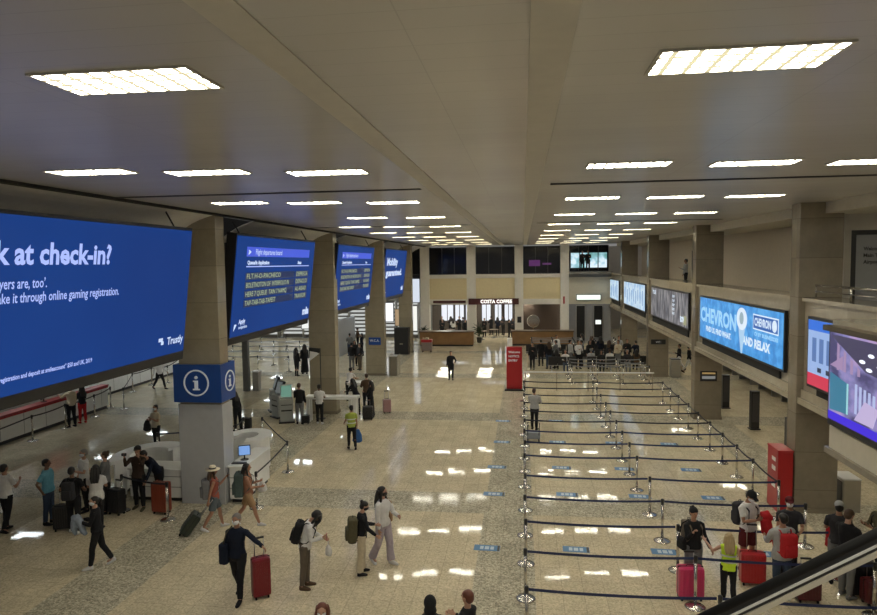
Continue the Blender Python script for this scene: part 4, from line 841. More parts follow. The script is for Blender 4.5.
def person(px,py,head,label,h=1.72,top='black',sleeve='long',bottom='black',legs='trousers',shoes='black',hair='short',hcol='black',skin='tan',mask=None,pose='stand',armL='down',armR='down',lean=0,look=0,down=0,hat=None,wide=1.,tcol2=None,lod=None,world=None,z=0.,group=None,vest=None,female=False,long_top=0.,lanyard=False,stride=24,hfeat=True):
    NP[0]+=1
    x,y=world if world else G(px,py,z)
    if lod is None: lod=0 if y<19 else (1 if y<32 else 2)
    vb=(.0095,.014,.022)[lod]; vc=(.013,.018,.026)[lod]; s=h/1.75
    up=math.cos; 
    # ---- legs in the figure's own frame: +Y is forward, L is -X (its left hand), R is +X
    hipx=.092; th,sh=.43,.40
    if pose=='walk': LG={-1:(stride,8,0),1:(-stride*.75,18,-28)}
    elif pose=='walk2': LG={1:(stride,8,0),-1:(-stride*.75,18,-28)}
    elif pose=='sit': LG={-1:(84,84,0),1:(80,86,0)}
    elif pose=='wide': LG={-1:(6,4,0),1:(-4,4,0)}
    else: LG={-1:(3,4,0),1:(-3,3,0)}
    J={}
    for sd,(a,k,fp) in LG.items():
        hp=Vector((sd*-1*-1*hipx*1.0,0,0)); out=.03 if pose!='wide' else .09
        d1=Vector((sd*out*.6,math.sin(R(a)),-math.cos(R(a)))).normalized(); kn=hp+d1*th
        b=a-k; d2=Vector((sd*out*.4,math.sin(R(b)),-math.cos(R(b)))).normalized(); an=kn+d2*sh
        J[sd]=[hp,kn,an,fp]
    low=min(J[-1][2].z-( .0),J[1][2].z)
    pz=.085-low; 
    for sd in J:
        for i in range(3): J[sd][i]=J[sd][i]+Vector((0,0,pz))
    PV=Vector((0,0,pz)); LM=Matrix.Translation(PV)@Matrix.Rotation(R(-lean),4,'X')@Matrix.Translation(-PV)
    off=pz-.925   # upper body offset
    def U(v): v=Vector(v); return LM@Vector((v.x,v.y,v.z+off))
    fem=.93 if female else 1.
    def rings(spec,infl=0.,n=16):
        out=[]
        for z_,rx,ry,cy in spec:
            out.append([U((math.cos(2*PI*j/n)*(rx*wide*(fem if z_>1.2 else 1)+infl),cy+math.sin(2*PI*j/n)*(ry*(.6+.4*wide)+infl),z_)) for j in range(n)])
        return out
    TOR=[(.86,.10,.085,0),(.92,.155,.11,-.005),(.99,.158,.112,-.005),(1.08,.138,.10,0),(1.18,.146,.105,.0),(1.29,.165,.115,.0),(1.37,.175,.105,-.005),(1.43,.14,.08,-.01),(1.47,.075,.06,-.012),(1.50,.05,.05,-.01)]
    # arms
    arms={}
    for sd,nm in ((-1,armL),(1,armR)):
        f,o_,e,inn=ARM[nm] if isinstance(nm,str) else nm
        shd=Vector((sd*.178*wide*fem,-.005,1.405))
        d=Vector((0,0,-1)); d=Matrix.Rotation(R(f),3,'X')@d; d=Matrix.Rotation(R(-sd*o_),3,'Y')@d
        ax=Vector((1,0,0)); d2=Matrix.Rotation(R(e),3,ax)@d; d2=Matrix.Rotation(R(sd*inn),3,'Z')@d2
        el=shd+d*.285; wr=el+d2*.245
        arms[sd]=(shd,el,wr,d,d2)
    HC=Vector((0,.012,1.635)); HM=Matrix.Translation(U((0,0,1.50)))@Matrix.Rotation(R(-lean*.75)*-1*-1,4,'X').inverted()@Matrix.Rotation(R(look),4,'Z')@Matrix.Rotation(R(-down),4,'X')
    # head frame: keep mostly upright when leaning
    HM=Matrix.Translation(U((0,-.01,1.49)))@Matrix.Rotation(R(look),4,'Z')@Matrix.Rotation(R(-down-lean*.35),4,'X')
    def hd(v): return HM@Vector((v[0],v[1],v[2]))
    SM=Matrix.Scale(s,4)
    b=MB(); b.loft(rings(TOR,-.008))
    b.tube([U((0,-.01,1.45)),hd((0,.0,.03)),hd((0,.005,.09))],[.056,.052,.05],12)
    # head, local origin at neck base; head centre .145 above
    HR3=HM.to_3x3().to_4x4()
    b.ell(hd((0,.012,.165)),(.073,.092,.088),14,10,M=HR3); b.ell(hd((0,.03,.105)),(.052,.062,.062),12,8,M=HR3)
    b.tube([hd((0,.098,.165)),hd((0,.115,.135)),hd((0,.10,.127))],[.008,.014,.010],8)
    for q in (-1,1): b.ell(hd((q*.077,.0,.148)),(.010,.016,.028),8,6,M=HR3)
    tips=4
    for sd,(shd,el,wr,d,d2) in arms.items():
        b.tube([U(shd+Vector((-sd*.03,0,.0))),U(shd+d*.05),U(shd+d*.15),U(el),U(el+d2*.07),U(wr)],[.05,.048,.043,.036,.038,.025],10)
        w=Vector((0,.7,.7)); w=(w-d2*w.dot(d2)); w=w.normalized() if w.length>.1 else Vector((0,0,1)); nn=d2.cross(w)
        if nn.x*sd>0: nn=-nn
        pe=wr+d2*.085
        b.tube([U(wr),U(wr+d2*.03),U(pe)],[.026,.036,.034],10,flat=(LM.to_3x3()@nn,.45))
        fr=.0088 if lod==0 else .011
        if lod<2:
            for i,(off_,ln) in enumerate(((.030,.068),(.010,.078),(-.010,.072),(-.029,.056))):
                p0=pe-d2*.012+w*off_; cu=.5+.08*i; p1=p0+(d2*math.cos(cu*.5)+nn*math.sin(cu*.5))*ln*.5; p2=p1+(d2*math.cos(cu*1.6)+nn*math.sin(cu*1.6))*ln*.32; p3=p2+(d2*math.cos(cu*2.4)+nn*math.sin(cu*2.4))*ln*.25
                b.tube([U(p0),U(p1),U(p2),U(p3)],[fr,fr,fr*.95,fr*.8],6)
            t0=wr+d2*.03+w*.024; t1=t0+(w*.7+d2*.6+nn*.3).normalized()*.035; t2=t1+(w*.25+d2*.8+nn*.4).normalized()*.03; b.tube([U(t0),U(t1),U(t2)],[.013,.011,.0095],6)
        else: b.tube([U(pe-d2*.01),U(pe+d2*.045+nn*.015),U(pe+d2*.07+nn*.035)],[.032,.028,.018],8,flat=(LM.to_3x3()@nn,.45))
    for sd,(hp,kn,an,fp) in J.items():
        b.tube([hp+Vector((0,0,.03)),hp.lerp(kn,.35),kn,kn.lerp(an,.3)+Vector((0,-.012,0)),an],[.088,.078,.052,.055,.034],12)
        b.tube([an,an+Vector((0,.03,-.035)),an+Vector((0,.12,-.06))],[.034,.036,.024],8)
    for i in range(len(b.v)): b.v[i]=tuple(SM@Vector(b.v[i]))
    root=remesh(b,vb,'person',SK[skin]); tag(root,label,'person',group)
    root.location=(x,y,z); root.rotation_euler=(0,0,R(head))
    def part(mb,vox,name,m,sm=1,wob=.0):
        for i in range(len(mb.v)): mb.v[i]=tuple(SM@Vector(mb.v[i]))
        return remesh(mb,vox,name,m,root,sm,wob,seed=NP[0]*3.1)
    def raw(mb,name,m,smooth=True):
        for i in range(len(mb.v)): mb.v[i]=tuple(SM@Vector(mb.v[i]))
        o=mb.build(name,m,root,smooth); fixn(o); return o
    # ---- bottoms
    mb=MB(); zl=pz-.925
    def hips(infl,zlo=.84): 
        R_=[]
        for z_,rx,ry in ((zlo,.13,.095),(.90,.162,.118),(.98,.165,.118),(1.05,.147,.108)):
            R_.append([Vector((math.cos(2*PI*j/16)*(rx*wide+infl),math.sin(2*PI*j/16)*(ry+infl),z_+zl)) for j in range(16)])
        return R_
    loose={'trousers':1.,'wide':1.25,'slim':.88,'shorts':1.12,'skirt':1.1,'dress':1.1}[legs]
    mb.loft(hips(.006))
    if legs in('trousers','wide','slim'):
        for sd,(hp,kn,an,fp) in J.items():
            mb.tube([hp+Vector((0,0,.04)),hp.lerp(kn,.4),kn,kn.lerp(an,.45)+Vector((0,-.008,0)),an.lerp(kn,.04)],[.10,.09*loose**.5,.067*loose,.066*loose,(.052 if legs!='wide' else .075)*loose],12)
    elif legs=='shorts':
        for sd,(hp,kn,an,fp) in J.items(): mb.tube([hp+Vector((0,0,.04)),hp.lerp(kn,.5),hp.lerp(kn,.78)],[.10,.102,.10],12)
    else:
        n=18; rr=[]
        for t,kx in ((1.0,1.),(.86,1.1),(.55,1.25),(.12 if legs=='dress' else .42,1.4)): rr.append([Vector((math.cos(2*PI*j/n)*.165*kx,math.sin(2*PI*j/n)*.13*kx,pz*t)) for j in range(n)])
        mb.loft(rr)
    part(mb,vc,{'shorts':'shorts','skirt':'skirt','dress':'skirt'}.get(legs,'trousers'),cc(bottom),2,.009)
    # ---- top
    mb=MB(); spec=[(.90-long_top,.168,.125,0),(.97,.166,.123,0)]+[t for t in TOR[3:7]]+[(1.435,.15,.088,-.01),(1.475,.085,.07,-.01)]
    mb.loft(rings(spec,.012))
    for sd,(shd,el,wr,d,d2) in arms.items():
        a0=U(shd+Vector((-sd*.05,0,.0)))
        if sleeve=='long': mb.tube([a0,U(shd+d*.03),U(shd+d*.15),U(el),U(el+d2*.1),U(wr-d2*.01)],[.062,.062,.055,.050,.047,.036],12)
        elif sleeve=='short': mb.tube([a0,U(shd+d*.03),U(shd+d*.12),U(shd+d*.2)],[.062,.063,.06,.062],12)
        elif sleeve=='none': mb.tube([a0,U(shd+d*.02)],[.06,.05],12)
    part(mb,vc,'vest' if vest else ('jacket' if sleeve=='long' and tcol2 else 'shirt'),cc(top),2,.010)
    if tcol2:   # second visible garment: front panel / undershirt
        mb=MB(); mb.loft([[U((xx,(.118+dy)*(.6+.4*wide)+.006,z_)) for xx,dy in ((-.05,-.004),(.05,-.004),(.05,.012),(-.05,.012))] for z_ in (.95,1.1,1.25,1.38)]); raw(mb,'shirt_front',cc(tcol2))
    if lanyard:
        mb=MB(); mb.tube([U((-.06,.02,1.46)),U((-.05,.13,1.36)),U((0,.145,1.15)),U((.05,.13,1.36)),U((.06,.02,1.46))],.006,6); raw(mb,'lanyard',M_WHITE)
        mb=MB(); p=U((0,.15,1.10)); mb.ell(p,(.035,.008,.05),8,6); raw(mb,'badge',M_WHITE)
    # ---- shoes
    for sd,(hp,kn,an,fp) in J.items():
        mb=MB(); c=an; fm=Matrix.Translation(c)@Matrix.Rotation(R(fp),4,'X')@Matrix.Rotation(R(-sd*6),4,'Z')
        sec=[(-.055,.030,.045,-.030),(-.03,.038,.06,-.03),(.04,.041,.055,-.04),(.10,.046,.036,-.05),(.155,.042,.026,-.058),(.185,.022,.016,-.062)]
        rr=[]
        for yy,rx,rz,cz in sec: rr.append([fm@Vector((rx*math.cos(2*PI*j/12),yy,max(cz+rz*math.sin(2*PI*j/12),-.083))) for j in range(12)])
        mb.loft(rr); raw(mb,'shoe',cc(shoes))
    # ---- head details
    if lod<2 or hfeat:
        for q in (-1,1):
            mb=MB(); mb.ell(hd((q*.03,.092,.163)),(.013,.008,.008),8,6,M=HR3); raw(mb,'eye',M_BLACK)
    if mask:
        mb=MB(); rr=[]
        for zc,ry,rx in ((.152,.100,.058),(.130,.112,.064),(.105,.106,.060),(.08,.094,.05),(.06,.07,.034)):
            n=12; rr.append([hd((rx*1.05*math.sin(PI*(j/n-.5)*1.15),.0+(ry+.008)*math.cos(PI*(j/n-.5)*.92),zc)) for j in range(n+1)]+[hd((rx*.6*math.sin(PI*((n-j)/n-.5)),.0+(ry-.03)*math.cos(PI*((n-j)/n-.5)),zc)) for j in range(n+1)])
        mb.loft(rr); raw(mb,'face_mask',M_MASKB if mask=='black' else M_MASKW)
    else:
        mb=MB(); mb.ell(hd((0,.091,.095)),(.022,.006,.006),8,6,M=HR3); raw(mb,'mouth',mat('lips',(.25,.08,.07),.5))
    hm=HR.get(hcol,HR['black'])
    if hair!='none':
        mb=MB(); mb.ell(hd((0,-.012,.188)),(.084,.100,.082),14,10,M=HR3); mb.ell(hd((0,-.042,.145)),(.080,.070,.085),12,8,M=HR3)
        if hair=='long':
            for xx in (-.055,0,.055): mb.tube([hd((xx,-.06,.19)),hd((xx*1.25,-.092,.08)),U((xx*1.4,-.13,1.40)),U((xx*1.2,-.145,1.27))],[.05,.052,.048,.026],8)
            for q in (-1,1): mb.tube([hd((q*.062,.01,.2)),hd((q*.088,.012,.11)),U((q*.10,.03,1.41)),U((q*.09,.06,1.30))],[.03,.028,.03,.018],8)
        if hair=='fallen':   # hair hanging in front of a bowed face
            for xx in (-.06,-.02,.02,.06): mb.tube([hd((xx,.03,.22)),hd((xx*1.2,.11,.16)),hd((xx*1.2,.125,.02)),hd((xx,.10,-.12))],[.04,.036,.036,.015],8)
            for q in (-1,1): mb.tube([hd((q*.062,.01,.2)),hd((q*.085,.03,.08)),hd((q*.08,.05,-.1))],[.035,.034,.016],8)
        if hair=='bun': mb.ell(hd((0,-.09,.235)),(.045,.04,.045),10,8); 
        if hair=='tail': mb.tube([hd((0,-.10,.19)),hd((0,-.15,.15)),hd((0,-.15,.02))],[.03,.032,.012],8)
        if hair=='curly':
            rs=random.Random(NP[0])
            for i in range(14): a=rs.uniform(0,2*PI); mb.ell(hd((.075*math.cos(a),-.02+.075*math.sin(a)*.9,.16+rs.uniform(-.04,.09))),(.035,.035,.035),8,6)
        part(mb,min(vb,.014) if lod<2 else .018,'hair',hm,1,.004)
    if hat=='straw':
        mb=MB(); mb.lathe([(0,.10),(.07,.098),(.088,.07),(.095,.0),(.19,-.015),(.195,-.005),(.098,.015),(.0,.02)],24,M=HM@Matrix.Translation((0,-.01,.215))); raw(mb,'straw_hat',mat('straw',(.74,.66,.50),.8))
        mb=MB(); mb.lathe([(.093,.008),(.101,.012),(.098,.04),(.09,.04)],24,M=HM@Matrix.Translation((0,-.01,.22))); raw(mb,'hat_band',M_BLACK)
    elif hat in('beanie','hood','cap','whitecap','redcap'):
        m=cc({'beanie':'black','hood':top,'cap':'black','whitecap':'lgrey','redcap':'maroon'}[hat])
        mb=MB()
        if hat=='hood': mb.ell(hd((0,-.018,.17)),(.098,.108,.118),14,10,M=HR3); mb.ell(hd((0,-.04,.06)),(.10,.085,.09),12,8,M=HR3); mb.ell(U((0,-.05,1.44)),(.13,.10,.06),12,8)
        else: mb.ell(hd((0,-.005,.20)),(.089,.106,.085),14,10,M=HR3)
        if hat=='beanie': mb.ell(hd((0,-.03,.285)),(.03,.03,.025),8,6,M=HR3)
        if hat in('cap','whitecap','redcap'): mb.tube([hd((0,.06,.195)),hd((0,.12,.19)),hd((0,.165,.178))],[.07,.068,.05],12,flat=(HM.to_3x3()@Vector((0,0,1)),.1))
        part(mb,.012,{'hood':'hood','beanie':'beanie'}.get(hat,'cap'),m,1)
    if vest:   # hi-vis stripes
        for zz in (1.05,1.2):
            mb=MB(); n=20; mb.loft([[U((math.cos(2*PI*j/n)*(.165+.022),math.sin(2*PI*j/n)*(.115+.022),z_)) for j in range(n)] for z_ in (zz,zz+.04)],caps=False); raw(mb,'reflective_stripe',mat('reflective_silver',(.6,.62,.6),.3))
    RM=Matrix.Translation((x,y,z))@Matrix.Rotation(R(head),4,'Z')
    def W(v): return RM@(SM@U(v))
    root_info={'W':W,'s':s,'head':R(head),'RM':RM@SM,'U':U,'hand':{sd:RM@(SM@U(a[2]+a[4]*.10)) for sd,a in arms.items()},'LM':LM,'off':off,'loc':(x,y,z),'root':root}
    return root_info
def bag_on(p,kind,col,label,side=0,sc=1.,dz=0.,pocket=None,cat='backpack'):
    """backpack worn on the back, or shoulder bag hanging at a hip"""
    frame=p['RM']@p['LM']@Matrix.Translation((0,0,p['off']))
    if kind=='back':
        o=(0,-.215,1.20+dz); r=thing('backpack',label,cat); r.matrix_world=frame@Matrix.Translation(o)
        mb=MB(); mb.rbox(-.15*sc,.15*sc,-.09*sc,.09*sc,-.25*sc,.22*sc,.055); fm=remesh(mb,.014,'main_bag',cc(col),r,3,.010,NP[0])
        mb=MB(); mb.rbox(-.11*sc,.11*sc,-.13*sc,-.07*sc,-.20*sc,.02*sc,.025); mb.build('front_pocket',cc(pocket or col),r,True)
        for q in (-1,1): MB().tube([(q*.09,.07*sc,.17*sc),(q*.11,.12,.245),(q*.115,.22,.245),(q*.12,.348,.16),(q*.125,.352,-.0),(q*.15,.24,-.15),(q*.12,.08*sc,-.2*sc)],.018,6,flat=(Vector((0,0,1)),.6)).build('strap',cc(col),r,True)
        MB().tube([(-.03,-.0,.22*sc),(-.03,0,.26*sc),(.03,0,.26*sc),(.03,0,.22*sc)],.007,6).build('top_loop',M_BLACK,r,True)
    else:
        r=thing(kind,label,cat); r.matrix_world=frame@Matrix.Translation((side*.24,-.05,1.02+dz))
        mb=MB(); mb.rbox(-.07*sc,.07*sc,-.17*sc,.17*sc,-.20*sc,.13*sc,.05); remesh(mb,.014,'bag_body',cc(col),r,3,.012,NP[0])
        MB().tube([(0,-.14*sc,.10*sc),(-side*.05,-.09,.36),(-side*.13,.03,.475-dz),(-side*.06,.13,.36),(0,.14*sc,.10*sc)],.012,6).build('strap',cc(pocket or col),r,True)
    return r
def suitcase(x,y,rz,col,label,h=.68,w=.44,d=.27,tilt=0.,handle=.38,name='suitcase',hx=None):
    r=thing(name,label,'suitcase',(x,y,0)); r.rotation_euler=(R(tilt),0,rz); m=mat('shell_'+col,C[col],.3)
    mb=MB(); mb.rbox(-w/2,w/2,-d/2,d/2,.06,h,.05); o=mb.build('shell',m,r,False)
    mb=MB(); k=7
    for i in range(k):
        xx=-w/2+.06+(w-.12)*i/(k-1)
        for sy in (-1,1): mb.rbox(xx-.012,xx+.012,sy*d/2-.006,sy*d/2+.006,.12,h-.06,.004)
    mb.build('rib',m,r); MB().box(-w/2-.003,w/2+.003,-.008,.008,.06,h+.003).build('zip',M_BLACK,r)
    if handle:
        MB().tube([(-.09,d/2-.04,h),(-.09,d/2-.04,h+handle),(.09,d/2-.04,h+handle),(.09,d/2-.04,h)],.010,6).build('pull_handle',M_STEEL,r,True); MB().rbox(-.10,.10,d/2-.06,d/2-.02,h+handle-.015,h+handle+.02,.01).build('grip',M_BLACK,r)
    for sx in (-1,1):
        for sy in (-1,1): MB().lathe([(0,-.015),(.03,-.015),(.03,.015),(0,.015)],12,M=Matrix.Translation((sx*(w/2-.06),sy*(d/2-.05),.03))@Matrix.Rotation(PI/2,4,'Y')).build('wheel',M_RUBBER,r)
    MB().tube([(-.08,0,h),(-.07,0,h+.03),(.07,0,h+.03),(.08,0,h)],.008,6).build('carry_handle',M_BLACK,r,True)
    return r
def hand_item(p,side,name,label,cat,w=.07,d=.01,h=.14,m=None,dz=-.02,dy=0.):
    q=p['hand'][side]; r=thing(name,label,cat,(q.x,q.y,q.z+dz),p['head']); MB().rbox(-w/2,w/2,-d/2+dy,d/2+dy,-h/2,h/2,min(w,d,h)*.25).build('body',m or M_BLACK,r); MB().box(-w*.35,w*.35,d/2+dy,d/2+dy+.002,-h*.4,h*.4).build('face',mat('dark_grey_face',(.06,.06,.07),.3),r); return r
def soft_bag(q,name,label,cat,col,w=.16,h=.24,d=.09,drop=.12):
    r=thing(name,label,cat,(q[0],q[1],q[2]-drop-h)); mb=MB(); mb.loft([[Vector((rx*math.cos(2*PI*j/14),ry*math.sin(2*PI*j/14),z)) for j in range(14)] for z,rx,ry in ((0,w*.35,d*.3),(.04,w*.5,d*.5),(h*.6,w*.46,d*.42),(h,w*.2,d*.2))]); remesh(mb,.012,'bag_body',cc(col),r,2,.014,NP[0]); MB().tube([(0,0,h-.01),(0,0,h+drop)],.01,6).build('handles',cc(col),r,True); return r
# ------------------------------------------------ foreground, centre
p=person(239,599,178,'masked man in dark navy clothes wheeling the tall red suitcase',1.76,top='navy',bottom='black',shoes='black',hcol='grey',skin='tan',mask='white',pose='walk',armR='down',armL=(22,66,6,0),stride=16)
q=p['hand'][-1]
bag_on(p,'shoulder_bag','navy','dark blue bag hanging beside the navy-dressed man with the red suitcase',side=1,sc=1.25,pocket='olive',cat='bag')
x,y=G(261.5,597); suitcase(x,y,R(35),'maroonred','tall dark red suitcase pulled by the man in navy',h=.82,w=.36,d=.26,handle=.36)
p=person(306,588,-80,'woman in white jacket bowing her head over her phone',1.70,top='white',bottom='taupe',shoes='brown',hair='fallen',skin='fair',armL='lap',armR='hold',lean=16,down=45,female=True)
bag_on(p,'back','black','black backpack on the bowing woman in the white jacket')
soft_bag(p['hand'][-1],'carrier_bag','white carrier bag hanging from the bowing woman','bag','white',drop=.10)
hand_item(p,1,'mobile_phone','phone held by the bowing woman in the white jacket','phone',m=M_RED)
p=person(362,574,-70,'woman in black top and cream trousers with an olive bag, beside the tall woman',1.60,top='black',bottom='cream',legs='wide',shoes='black',hair='bun',skin='fair',mask='black',armL='lap',armR='swing_f',down=20,lean=4,female=True)
bag_on(p,'back','olive','olive brown bag on the woman in cream trousers',dz=-.10,sc=1.2)
p=person(384,564,-120,'tall long-haired woman in pale lilac trousers and top with black mask',1.76,top='white',bottom='lilac',legs='wide',shoes='white',hair='long',skin='fair',mask='black',pose='walk',armL='lap',armR='down',stride=12,look=20,female=True)
bag_on(p,'shoulder_bag','tan','small tan shoulder bag of the tall woman in lilac',side=-1,sc=.6,cat='bag')
# hat girl and backpacker
p=person(215.5,529,-60,'woman in straw hat, coral top and denim shorts pulling the dark suitcase',1.62,top='coral',sleeve='none',bottom='denim',legs='shorts',shoes='white',hair='long',hcol='brown',skin='tan',hat='straw',pose='walk',armL='phone',armR='handle',stride=18,female=True)
bag_on(p,'back','grey','grey backpack on the woman in the straw hat',sc=1.12)
hand_item(p,-1,'mobile_phone','phone held by the woman in the straw hat','phone')
x,y=G(182,535); 
r=suitcase(x,y,R(118),'olivecase','dark green wheeled suitcase tilted behind the woman in the straw hat',h=.62,w=.40,d=.24,handle=.52,tilt=0)
r.rotation_euler=Euler((R(-38),0,R(-66))); r.location.z=.0
p=person(249,525,-75,'dark-haired backpacker in orange-brown top and tan shorts',1.66,top='peach',sleeve='none',bottom='tan',legs='shorts',shoes='white',hair='long',skin='tan',pose='walk2',armL='hold',armR='lap',stride=24,female=True)
bag_on(p,'back','greenpack','large grey-green hiking backpack on the dark-haired backpacker',sc=1.35,dz=.02)
soft_bag(p['hand'][-1],'carrier_bag','white round bag carried by the dark-haired backpacker','bag','white',w=.24,h=.26,d=.16,drop=.04)
# left group
p=person(8,531,-10,'man in white shirt and black trousers seen from behind at the left edge',1.74,top='white',sleeve='short',bottom='black',shoes='black',pose='walk',armR='hold',armL='down',stride=8,wide=1.05)
p=person(50,524,-75,'man in light blue polo shirt with dark jeans, hands behind his back',1.72,top='sky',sleeve='short',bottom='jean',shoes='black',skin='brown',armL='behind',armR='behind',wide=1.25)
p=person(75,533,8,'man in black T-shirt with black backpack seen from behind',1.70,top='black',sleeve='short',bottom='black',shoes='white',skin='brown',armL='hip',armR='hip',pose='wide')
bag_on(p,'back','char','black backpack on the man in the black T-shirt')
p=person(98,529,20,'woman in loose white top and black trousers seen from behind',1.66,top='white',sleeve='short',bottom='black',shoes='black',hair='long',armL='hold',armR='hold',wide=1.1,female=True,lean=6,long_top=.08)
p=person(86,511,150,'grey-haired man in white shirt facing the left group',1.72,top='white',sleeve='short',bottom='black',hcol='grey',skin='fair',mask='white',armL='hold',armR='down')
p=person(107,513,110,'brown-haired woman in dark grey top at the right of the left group',1.70,top='grey',bottom='black',hair='bun',hcol='brown',skin='fair',armL='hold',armR='down',female=True)
suitcase(*G(64,530),R(20),'black','black suitcase between the man in the blue polo and the man with the backpack',h=.66,handle=.3)
suitcase(*G(117,514),R(-15),'black','black suitcase right of the left group by the stanchion',h=.70,handle=.2)
p=person(99,567,115,'person in black striding left carrying a pale jacket',1.62,top='black',bottom='black',shoes='white',hair='tail',skin='fair',mask='white',pose='walk',armL='hold',armR='hold',stride=15,female=True,look=20,lean=4)
q=p['hand'][-1]; r=thing('folded_jacket','pale grey-blue jacket hung over the arm of the striding person in black','jacket',(q.x,q.y,q.z)); mb=MB(); mb.tube([(-.10,0,.03),(0,0,.06),(.10,0,.0)],[.07,.09,.06],10).tube([(-.06,.0,.0),(-.09,0,-.2),(-.06,.02,-.32)],[.08,.07,.03],10).tube([(.06,0,0),(.12,0,-.22),(.2,0,-.3)],[.08,.06,.04],10); remesh(mb,.014,'cloth',cc('greyblue'),r,3,.02,3)
# at the desk
p=person(140,509,185,'man in dark brown jacket taking a photo in front of the curved counter',1.76,top='darkbrown',bottom='black',shoes='olive',hcol='black',skin='tan',armL='photo',armR='photo',pose='wide',hat='cap')
hand_item(p,1,'camera_body','small black camera held up by the man in the brown jacket','camera',w=.12,d=.06,h=.08)
p=person(160,503,150,'man in navy jacket leaning over the red-brown suitcase',1.74,top='navy',bottom='black',lean=38,armL='reach',armR='reach',down=20,wide=1.05)
suitcase(*G(162,513),R(-8),'redbrown','red-brown suitcase standing by the counter under the leaning man',h=.86,w=.46,d=.28,handle=.0)
p=person(157,450,165,'masked person in beige top with black trousers holding a dark jacket',1.66,top='cream',sleeve='short',bottom='black',skin='tan',mask='white',armL='cross',armR='hold',female=True)
soft_bag(p['hand'][1],'dark_jacket','black jacket hanging from the arm of the masked person in beige','jacket','black',w=.3,h=.38,d=.15,drop=.02)
p=person(72,427,70,'man in pale shirt and black trousers standing at the red-topped counter',1.80,top='cream',bottom='black',hcol='grey',skin='fair',armL='desk',armR='down')
p=person(83,423,60,'woman in dark top and red trousers at the red-topped counter',1.62,top='black',bottom='red',shoes='red',hair='long',skin='fair',armL='hold',armR='hold',female=True)
p=person(160,389,-110,'staff member in white shirt walking by the plain white counter',1.74,top='white',bottom='black',pose='walk',stride=26,armL='swing_f',armR='swing_b')
p=person(238,431,60,'person in black behind the information column',1.66,top='black',bottom='black',hair='long',armL='hold',lean=20,female=True)
suitcase(*G(246,430),R(0),'black','black case behind the information column beside the person in black',h=.5,handle=.0)
# column 2 group
p=person(300,424,10,'man in black jacket and grey jeans facing the green-lit kiosk',1.74,top='black',bottom='grey',shoes='black',hcol='brown',armL='hold',armR='down')
p=person(320,424,5,'person in white T-shirt and black striped trousers at the long white table',1.68,top='white',sleeve='short',bottom='black',shoes='white',skin='brown',armL='hold',armR='hold')
p=person(357,415,60,'woman in black leaning over the end of the long white table',1.66,top='black',bottom='black',hair='long',lean=26,armL='desk',armR='desk',female=True)
p=person(367,412,30,'man in brown top standing behind the leaning woman in black',1.76,top='brown',bottom='black',hcol='brown',skin='fair',armL='hold')
p=person(371,418,80,'dark-haired woman in black with white handbag beside the black suitcase',1.62,top='black',bottom='black',legs='dress',hair='long',armL='hold',armR='down',female=True)
soft_bag(p['hand'][1],'handbag','white handbag of the dark-haired woman beside the black suitcase','bag','white',w=.24,h=.22,d=.12,drop=.08)
suitcase(*G(368,420),R(10),'black','black suitcase beside the dark-haired woman near the long white table',h=.6,handle=.2)
suitcase(*G(306,424),R(10),'black','small black bag case beside the man in black jacket at the kiosk',h=.38,w=.32,handle=.0)
p=person(352,449,25,'cleaner in yellow-green vest holding a blue bag',1.60,top='yellowgreen',sleeve='short',bottom='black',hair='tail',armL='swing_f',armR='down',female=True,vest=True,mask='white',pose='walk',stride=10)
soft_bag(p['hand'][1],'rubbish_sack','dark blue sack held by the cleaner in the yellow-green vest','bag','blue',w=.36,h=.46,d=.3,drop=.04)
p=person(349,401,-20,'person in white T-shirt bent over the shorter white table',1.66,top='white',sleeve='short',bottom='black',hair='curly',lean=22,armL='desk',armR='desk')
r=suitcase(*G(387,413),R(20),'patterned','small pink and white patterned case standing alone right of the white table',h=.62,w=.36,handle=.35)
# standing figures further back
person(451,380,185,'man in black standing alone in the middle of the hall',1.66,top='black',bottom='black',armL='hip',armR='down')
person(297,376,-20,'woman in black standing left of the second left column, farther left of two',1.72,top='black',bottom='black',legs='slim',hair='long',female=True)
person(305,374,30,'tall person in long black coat left of the second left column',1.84,top='black',bottom='black',legs='dress',hair='long',long_top=.2,female=True)
gg=[(350,352,'grey','jean','person in grey top at the left of the standing group, third bay'),(355,362,'black','black','person in black with both arms down in the standing group, third bay'),(360,366,'char','taupe','person in charcoal top and brown trousers nearest in the third bay group'),(352,366,'black','grey','person in black top and grey trousers, left front of the third bay group'),(362,352,'navy','black','person in navy top at the back of the third bay group'),(358,345,'brown','black','person in brown top, rearmost of the third bay group')]
for i,(a,b,t,bo,l) in enumerate(gg): person(a,b+4,(30,200,150,10,90,-60)[i],l,1.66+.03*(i%4),top=t,bottom=bo,hair=('short','long','curly')[i%3],armL=('hold','down','hip')[i%3],armR=('down','hold')[i%2])
person(530,425,-20,'person in pale grey hooded jacket at the left end of the belt lanes',1.66,top='lgrey',bottom='black',hcol='brown',armL='hold',armR='hold',wide=1.2,world=(.42,25.9))
r=thing('push_chair','small grey cart beside the person in the pale hooded jacket','cart',(.35,24.1,0)); MB().rbox(-.25,.25,-.2,.2,.15,.4,.04).build('basket',mat('cart_grey',(.25,.27,.3),.5),r); MB().tube([(-.2,-.2,.3),(-.22,-.35,.8),(.22,-.35,.8),(.2,-.2,.3)],.015,6).build('handle',M_BLACK,r)
for a in (-.2,.2):
    for b in (-.15,.15): MB().lathe([(0,-.02),(.07,-.02),(.07,.02),(0,.02)],12,M=Matrix.Translation((a,b,.07))@Matrix.Rotation(PI/2,4,'Y')).build('wheel',M_RUBBER,r)
